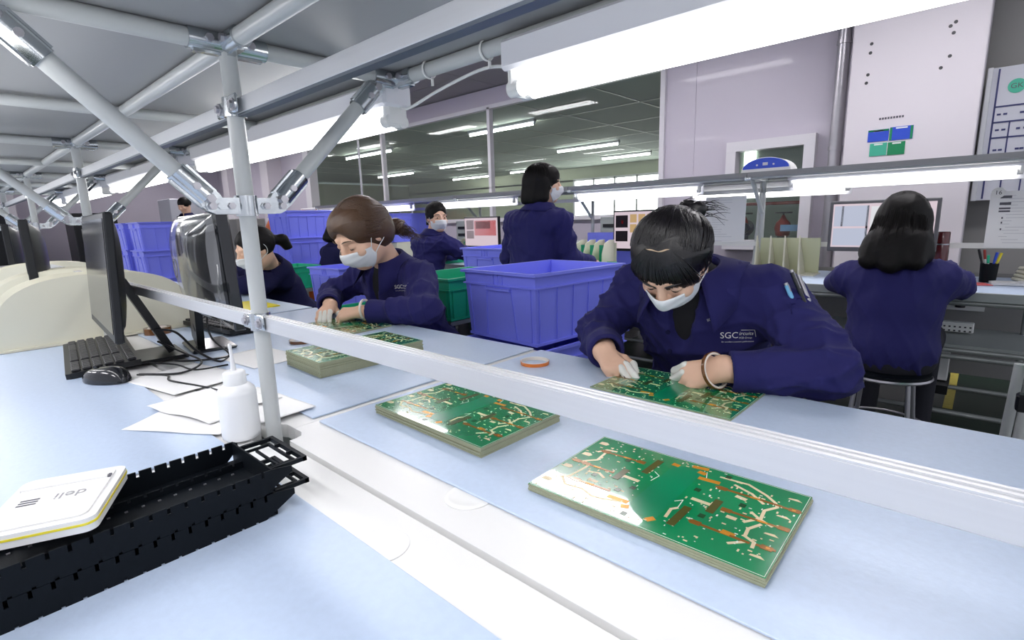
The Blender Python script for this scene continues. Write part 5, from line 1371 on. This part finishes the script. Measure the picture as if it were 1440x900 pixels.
        for k in range(60):
            t0 = rr.uniform(0, 6.28); R1 = rr.uniform(.016, .038); h0 = rr.uniform(-.012, .004)
            q.tube([L2W(np.array((-.014+R1*math.cos(t0+u*2.4), -.136+h0+.25*(R1-.016), .010+R1*.86*math.sin(t0+u*2.4)))+np.array((0, -.008*math.sin(PI*u), 0)))-bl for u in (0, .2, .4, .6, .8, 1)], .0013, 4, cap=False)
    elif st == 'low':
        for _ in range(800):
            sg = rr.choice((-1, 1)); el = rr.uniform(.55, 1.75); s0 = vn((sg*.03, math.cos(el), math.sin(el)))
            m1 = vn((sg*(.85+rr.uniform(-.2, .2)), .45-el*.42+rr.uniform(-.1, .1), .42-rr.uniform(0, .55))); end = vn((sg*rr.uniform(0, .2), -1, -.45+rr.uniform(-.1, .1)))
            o = rr.uniform(.05, .11); strand([s0, m1, end], .015, o, rr.uniform(.0010, .0019), 7)
        for _ in range(140):
            a0 = np.array((rr.uniform(-.03, .03), -.12, -.068+rr.uniform(-.025, .025))); ph_ = rr.uniform(0, 6); L = rr.uniform(.5, 1.1)
            q.tube([L2W(a0+np.array((.014*math.sin(ph_+5*t), -.09*t*L, -.02*t-.075*t*t*L+.010*math.cos(ph_+6*t))))-bl for t in (0, .17, .33, .5, .67, .83, 1)], [.0014, .0015, .0015, .0014, .0012, .0009, .0005], 4, cap=False)
    else:
        for _ in range(260):
            az = rr.uniform(-PI, PI)
            if st == 'pony': strand([sph(az, .62 if abs(az) < 1.2 else .1), vn(sph(az*1.1, .5)+np.array((0, -.8, .5))), vn((rr.uniform(-.2, .2), -1, rr.uniform(-.1, .2)))], .0, rr.uniform(.0, .04), .0014, 6)
            elif st == 'long' and math.cos(az) < .2:
                d0 = sph(az, .3); p0 = c+d0*r*1.03; sd_ = 1+.28*rr.uniform(0, 1); L = rr.uniform(.16, .22); strand([sph(az*.3+PI, 1.35), sph(az, .75), d0], .01, .03, .0014, 5, tail=[p0+np.array((d0[0]*.035*k/4, d0[1]*.03*k/4-.006, -L*k/4)) for k in (1, 2, 3, 4)])
            else: strand([sph(az*.3+PI, 1.35), sph(az, .4), sph(az, -.25)], .01, rr.uniform(.0, .05), .0014, 6)
    q.build('hair_strands', mh, ho, 180, recalc=False)
    if st == 'bun':
        q = MB(); E0 = math.radians(51)
        def part(u, v): 
            a = -.50+.92*u; e = E0+(.5-v)*(.034+.012*math.sin(9*u))*(1-(2*u-1)**4)+.010*math.sin(11*u); return L2W(c+sph(a, e)*r*(1.046+.014*math.sin(PI*v)))-bl
        q.grid(part, 24, 5); q.build('hair_parting', mat('scalp_skin', (.62, .45, .30), .6), ho, 180)
    T['_'] = 1; del T['_']
    PEOPLE[S_['key']] = dict(T=T, bvh=bvh, bl=bl, J=J, fw=fw, L2W=L2W, jk=jk)
    return T
def W2np(fn, p): return fn(np.array(p, float))
PEOPLE = {}
def decal(P, mb, name, m, n, lift=.0012):
    """lay flat lettering onto the jacket along direction n"""
    n = Vector(n).normalized(); out = []
    for v in mb.v:
        h = P['bvh'].ray_cast(v+n*.045, -n, .3); p = (h[0]+n*lift) if h[0] is not None else v
        out.append(p-Vector(P['bl']))
    mb.v = out; return mb.build(name, m, P['T'], recalc=False)
def seated(cx, by, fwd, z=.49):
    """lower body joints for someone on a stool at (cx, by)"""
    fw = np.array((0, fwd, 0.)); rtx = fwd    # person's right is +x when facing +y
    return {'pelvis': (cx, by, z+.06), 'hipR': (cx+.09*rtx, by, z+.05), 'hipL': (cx-.09*rtx, by, z+.05), 'knR': (cx+.11*rtx, by+.40*fwd, z+.06), 'knL': (cx-.11*rtx, by+.40*fwd, z+.06), 'anR': (cx+.11*rtx, by+.33*fwd, .10), 'anL': (cx-.11*rtx, by+.33*fwd, .10)}
FIST = [(.75, .9, .6), (.8, .95, .6), (.85, 1.0, .6), (.9, 1.0, .6)]
SOFT = [(.35, .45, .3), (.4, .5, .3), (.45, .55, .35), (.5, .55, .35)]
# --- front worker with the bun
J = seated(-.565, 1.56, -1); J.update(chest=(-.565, 1.405, .845), neck=(-.565, 1.345, .985), shL=(-.385, 1.385, .940), shR=(-.745, 1.385, .940), elL=(-.215, 1.265, .810), wrL=(-.398, 1.165, .796), elR=(-.825, 1.275, .815), wrR=(-.712, 1.148, .800))
person(dict(key='w1', label='woman with a black bun and bangs bent over the nearest seat, white mask', base=(-.565, 1.5, 0), head=(-.545, 1.165, 1.052), hs=.93, hr=(.101, .100, .094), look=(.02, -.60, -.80), headup=(.05, 0, 1), facing=(0, -1, 0), J=J, hair='bun', fine=2, seed=4,
    hands=[dict(w=(-.716, 1.138, .800), y=(.76, -.40, -.33), z=(.18, -.42, .90), side='R', curl=[(.15, .35, .2), (.35, .50, .3), (.85, .9, .5), (.95, 1.0, .5)], spread=.7, sc=.88, tz=-.12, thumb=(.25, .55), cots=[(4, 2), (0, 0), (1, 0)]),
           dict(w=(-.410, 1.152, .806), sc=1.0, y=(-.90, -.14, -.36), z=(.12, -.74, .62), side='L', curl=[(.50, .60, .35), (.55, .65, .35), (.55, .60, .35), (.45, .45, .3)], spread=1.2, thumb=(.9, .9), cots=[(0, 0), (1, 0), (2, 1)])]))
P = PEOPLE['w1']
# --- brown-haired worker at the second seat
J = seated(-2.0, 1.58, -1); J.update(chest=(-1.995, 1.41, .83), neck=(-1.965, 1.345, .975), shL=(-1.80, 1.385, .905), shR=(-2.18, 1.385, .905), elL=(-1.585, 1.245, .812), wrL=(-1.80, 1.130, .802), elR=(-2.29, 1.24, .825), wrR=(-2.09, 1.110, .808))
person(dict(key='w2', label='woman with brown hair tied low, looking down at the second seat', base=(-2.0, 1.52, 0), head=(-1.905, 1.185, 1.115), look=(.08, -.82, -.56), headup=(0, 0, 1), facing=(0, -1, 0), J=J, hair='low', hairmat=M_hairb, hs=1.12, fine=2, seed=9,
    hands=[dict(w=(-2.055, 1.098, .812), y=(.62, -.70, -.25), z=(.1, -.3, .95), side='R', curl=[(.40, .45, .3), (.45, .5, .3), (.5, .5, .3), (.55, .5, .3)], thumb=(.3, .3), cots=[(0, 0), (1, 0), (2, 0), (4, 1)]),
           dict(w=(-1.84, 1.110, .802), y=(-.80, -.55, -.12), z=(.1, -.55, .83), side='L', curl=FIST, thumb=(.8, .8), cots=[(0, 1), (1, 1), (2, 1)])]))
# --- long-haired worker at the far bench, back to us
J = seated(-.27, 2.80, 1, .47); J.update(chest=(-.275, 2.88, .76), neck=(-.28, 2.94, .935), shR=(-.125, 2.92, .835), shL=(-.465, 2.92, .825), elR=(-.065, 3.13, .79), wrR=(-.12, 3.33, .80), elL=(-.55, 3.12, .785), wrL=(-.40, 3.34, .80))
person(dict(key='w4', label='woman with long loose black hair seated with her back turned at right', base=(-.27, 2.8, 0), head=(-.285, 2.965, 1.083), look=(.05, .92, -.38), facing=(0, 1, 0), J=J, hair='long', fine=1, seed=3, open=False, hs=1.08,
    hands=[dict(w=(-.115, 3.37, .80), y=(-.4, .9, -.1), z=(0, 0, 1), side='R', curl=SOFT), dict(w=(-.385, 3.38, .80), y=(.4, .9, -.1), z=(0, 0, 1), side='L', curl=SOFT)]))
# --- standing worker with bobbed hair
cx, cy = -2.13, 2.56
J = dict(pelvis=(cx, cy, .80), hipR=(cx+.09, cy, .78), hipL=(cx-.09, cy, .78), knR=(cx+.10, cy+.03, .42), knL=(cx-.10, cy+.02, .42), anR=(cx+.11, cy, .09), anL=(cx-.11, cy-.02, .09), chest=(cx, cy+.01, 1.02), neck=(cx+.03, cy+.03, 1.215), shR=(cx+.185, cy+.03, 1.13), shL=(cx-.165, cy+.02, 1.13), elR=(cx+.235, cy+.08, .90), wrR=(cx+.24, cy+.29, .86), elL=(cx-.25, cy+.03, .90), wrL=(cx-.22, cy+.24, .82))
person(dict(key='w3', label='woman with bobbed black hair standing behind the big blue crate, back turned', base=(cx, cy, 0), head=(cx+.045, cy+.05, 1.365), look=(.62, .78, -.05), facing=(0, 1, 0), J=J, hair='bob', fine=1, seed=6, open=False, hs=1.0,
    hands=[dict(w=(cx+.24, cy+.33, .855), y=(-.2, .95, -.2), z=(0, .1, 1), side='R', curl=SOFT), dict(w=(cx-.215, cy+.28, .81), y=(.2, .95, -.2), z=(0, .1, 1), side='L', curl=SOFT)]))
# --- masked worker looking round
cx, cy = -3.62, 2.84
J = seated(cx, cy, 1, .52); J.update(chest=(cx+.02, cy+.07, .87), neck=(cx+.04, cy+.10, 1.045), shR=(cx+.215, cy+.08, .96), shL=(cx-.165, cy+.10, .96), elR=(cx+.33, cy+.27, .84), wrR=(cx+.44, cy+.47, .845), elL=(cx-.24, cy+.32, .83), wrL=(cx-.12, cy+.51, .83))
person(dict(key='w5', label='masked woman with dark ponytail looking round from the far bench', base=(cx, cy, 0), head=(cx+.07, cy+.12, 1.19), look=(.93, -.30, -.10), facing=(.25, .97, 0), J=J, hair='pony', fine=1, seed=8, eyes=True, open=False, hs=1.05,
    hands=[dict(w=(cx+.46, cy+.51, .84), y=(.3, .9, -.1), z=(0, 0, 1), side='R', curl=SOFT), dict(w=(cx-.10, cy+.55, .83), y=(.4, .9, -.1), z=(0, 0, 1), side='L', curl=SOFT)]))
# --- ponytailed worker behind the nearest post (third seat)
cx = -3.40
J = seated(cx, 1.58, -1); J.update(chest=(cx, 1.43, .80), neck=(cx+.19, 1.35, .915), shL=(cx+.19, 1.40, .87), shR=(cx-.19, 1.40, .87), elL=(cx+.27, 1.26, .815), wrL=(cx+.12, 1.12, .815), elR=(cx-.27, 1.26, .815), wrR=(cx-.12, 1.12, .815))
person(dict(key='w7', label='worker with a dark ponytail half hidden behind the nearest grey post', base=(cx, 1.5, 0), head=(cx+.33, 1.22, 1.030), look=(.0, -.93, -.36), facing=(0, -1, 0), J=J, hair='pony', fine=0, seed=12, open=False,
    hands=[dict(w=(cx+.10, 1.09, .81), y=(-.5, -.8, -.2), z=(0, 0, 1), side='L', curl=SOFT), dict(w=(cx-.10, 1.09, .81), y=(.5, -.8, -.2), z=(0, 0, 1), side='R', curl=SOFT)]))
# --- worker beyond the brown-haired one, back turned
cx, cy = -5.15, 2.80
J = seated(cx, cy, 1, .47); J.update(chest=(cx, cy+.06, .76), neck=(cx, cy+.10, .93), shR=(cx+.19, cy+.08, .85), shL=(cx-.19, cy+.08, .85), elR=(cx+.26, cy+.28, .80), wrR=(cx+.15, cy+.50, .81), elL=(cx-.26, cy+.28, .80), wrL=(cx-.15, cy+.50, .81))
person(dict(key='w8', label='dark-haired worker squeezed between three-high blue stack and brown-haired worker', base=(cx, cy, 0), head=(cx, cy+.12, 1.06), look=(0, .9, -.4), facing=(0, 1, 0), J=J, hair='bob', fine=0, seed=14, open=False,
    hands=[dict(w=(cx+.13, cy+.54, .81), y=(-.4, .9, -.1), z=(0, 0, 1), side='R', curl=SOFT), dict(w=(cx-.13, cy+.54, .81), y=(.4, .9, -.1), z=(0, 0, 1), side='L', curl=SOFT)]))
# --- man standing far away, only the top of his head in view
cx, cy = -9.6, 2.83
J = dict(pelvis=(cx, cy, .92), hipR=(cx-.09, cy, .90), hipL=(cx+.09, cy, .90), knR=(cx-.10, cy-.02, .48), knL=(cx+.10, cy-.02, .48), anR=(cx-.11, cy, .09), anL=(cx+.11, cy, .09), chest=(cx, cy, 1.14), neck=(cx, cy-.01, 1.36), shR=(cx-.19, cy, 1.28), shL=(cx+.19, cy, 1.28), elR=(cx-.25, cy-.06, 1.02), wrR=(cx-.20, cy-.27, .98), elL=(cx+.25, cy-.06, 1.02), wrL=(cx+.20, cy-.27, .98))
person(dict(key='w6', label='man with short dark hair far off, only his head above the film-covered monitor', base=(cx, cy, 0), head=(cx, cy-.03, 1.525), look=(.5, -.75, -.4), facing=(.3, -.95, 0), J=J, hair='short', fine=0, seed=15, open=False, mask=False, hs=1.0,
    hands=[dict(w=(cx+.19, cy-.31, .98), y=(-.2, -.95, -.1), z=(0, 0, 1), side='L', curl=SOFT), dict(w=(cx-.19, cy-.31, .98), y=(.2, -.95, -.1), z=(0, 0, 1), side='R', curl=SOFT)]))

# --- lettering, pockets and buttons on the two front jackets
for key, cx, sc, hx in (('w1', -.413, .76, .42), ('w2', -1.795, .76, .9)):
    P = PEOPLE[key]; n = Vector((hx, -1, .12)).normalized(); x = Vector((1, hx, 0)).normalized(); z0 = .856 if key == 'w1' else .886
    oy = 1.26 if key == 'w1' else 1.285; o = Vector((cx, oy, z0)); up = Vector((0, 0, 1))
    M = frame_M(o, x + up*.05, up)
    decal(P, text_mb('SGC', .030*sc, M @ Matrix.Translation((-.026*sc, 0, 0)), .0, shear=0), 'logo_lettering', M_logo, n)
    decal(P, text_mb('ircuits', .0175*sc, M @ Matrix.Translation((.026*sc, .006*sc, 0)), .0, shear=.2), 'logo_lettering', M_logo, n)
    decal(P, text_mb('PCB Group', .0085*sc, M @ Matrix.Translation((.024*sc, -.009*sc, 0)), .0, shear=.2), 'logo_lettering', M_logo, n)
    q = text_mb('for excellent customer performance', .0068*sc, M @ Matrix.Translation((0, -.0215*sc, 0)), .0, shear=.2); decal(P, q, 'logo_lettering', M_logo, n)
    q = MB(); 
    for a, b in (((.010, .018), (.050, .019)), ((.050, .019), (.056, -.006))):
        q.bar(M @ Vector((a[0]*sc, a[1]*sc, 0)), M @ Vector((b[0]*sc, b[1]*sc, 0)), .0012, .0012)
    decal(P, q, 'logo_outline', M_logo, n)
P = PEOPLE['w1']
q = text_mb('SGC', .009, frame_M((-.475, 1.2, .905), (1, .35, .45), (-.45, 0, 1)), .0); decal(P, q, 'collar_lettering', M_logo, (.2, -1, .2), lift=.004)
for i, z in enumerate((.845, .79)):
    h = P['bvh'].ray_cast(Vector((-.60, 1.0, z)), Vector((0, 1, 0)))
    if h[0] is not None:
        q = MB(); q.cyl(h[0]-Vector(P['bl'])-h[1]*.001, h[0]-Vector(P['bl'])+h[1]*.003, .0065, n=16); q.build('button', M_jacketd, P['T'], 40)
# sleeve pocket with two pens
n = Vector((.75, -.55, .45)).normalized(); o = Vector((-.340, 1.345, .945)); dn = Vector((.25, -.25, -.95)); rx = dn.cross(n).normalized()*-1; dn = n.cross(rx)*-1
q = MB(); pts = [o + rx*((i/8-.5)*.06) + dn*(.075*j/6) for j in range(7) for i in range(9)]
q.add(pts, [(j*9+i, j*9+i+1, (j+1)*9+i+1, (j+1)*9+i) for j in range(6) for i in range(8)]); decal(P, q, 'sleeve_pocket', M_jacket, n, lift=.004)
for off, m, L, lab in ((-.016, mat('pale_blue_pen', (.18, .50, .78), .3), .022, 'pale blue pen in the sleeve pocket of the bun-haired worker'), (.006, M_blackgl, .052, 'black pen with steel clip in the sleeve pocket of the bun-haired worker'), (.020, M_galv, .040, 'steel grey pen in the sleeve pocket of the bun-haired worker')):
    a = o + rx*off; h = P['bvh'].ray_cast(a+n*.1, -n, .3); a = (h[0] if h[0] is not None else a) + n*.005
    d = (-dn + n*.10 - rx*.30).normalized()
    p = thing('pen', lab, 'pen', a); q = MB(); q.cyl(-d*.05, d*L, .0052, n=12); q.build('barrel', m, p, 40)
    q = MB(); q.cyl(d*L, d*(L+.006), .0045, n=12); q.bar(d*(L*.2)+n*.006, d*L+n*.006, .003, .0015); q.build('clip', M_galv, p, 40)
# tape rolls worn on the wrists
for c, ax, R0, m, lab in ((Vector((-.424, 1.146, .800)), Vector((.86, -.22, .34)), .042, M_btape, 'narrow brown and white tape roll worn on the wrist of the bun-haired worker'), (Vector((-1.815, 1.118, .812)), Vector((.85, .45, .1)), .042, M_core, 'narrow white tape roll worn on the wrist of the brown-haired worker')):
    z = ax.normalized(); x = z.cross(Vector((0, 0, 1))).normalized(); M = frame_M((0, 0, 0), x, z.cross(x)); t = thing('tape_roll', lab, 'tape', c)
    q = MB(); q.lathe([(R0-.001, -.0035), (R0+.0015, -.0035), (R0+.0015, .0035), (R0-.001, .0035)], 40, M, cap=False); q.build('tape_winding', m, t, 40)
    q = MB(); q.lathe([(R0-.005, -.004), (R0-.0006, -.004), (R0-.0006, .004), (R0-.005, .004), (R0-.005, -.004)], 40, M, cap=False); q.build('tape_core', M_core, t, 40)
# fine tweezer-like tool
t = thing('tweezers', 'small black tool held in the right hand of the bun-haired worker', 'tweezers', (-.640, 1.088, .765)); q = MB(); q.cyl((-.030, .030, .012), (.016, .004, -.006), .0028, .0010, n=8); q.build('tool_shaft', M_black, t, 40)
# stools
def stool(x, y, z, lab):
    t = thing('stool', lab, 'stool', (x, y, 0), 0, 'round steel stools')
    q = MB(); q.lathe([(.02, z-.03), (.155, z-.03), (.165, z-.02), (.165, z-.006), (.15, z)], 28); q.build('seat', M_blackm, t, 40)
    q = MB(); q.lathe([(.168, z-.032), (.172, z-.026), (.168, z-.018)], 28, cap=False); q.build('seat_band', M_galv, t, 40)
    for a in range(4):
        c, s_ = math.cos(a*PI/2+.78), math.sin(a*PI/2+.78); q = MB(); q.tube([(c*.13, s_*.13, z-.03), (c*.15, s_*.15, z*.5), (c*.19, s_*.19, 0.005)], .010, 10); q.build('leg', M_galv, t, 60)
    q = MB(); q.tube([(.165*math.cos(2*PI*k/28), .165*math.sin(2*PI*k/28), .2) for k in range(28)], .006, 8, closed=True); q.build('foot_ring', M_galv, t, 60)
stool(-.565, 1.58, .47, 'steel stool hidden under the bun-haired worker'); stool(-2.0, 1.60, .47, 'steel stool hidden under the brown-haired worker')
stool(-.27, 2.78, .45, 'steel stool with shiny rim under the long-haired worker at right'); stool(-3.62, 2.82, .50, 'steel stool under the far masked woman')
stool(-3.40, 1.60, .47, 'steel stool under the ponytailed worker behind the post'); stool(-5.15, 2.78, .45, 'steel stool under the worker beside the three-high stack')
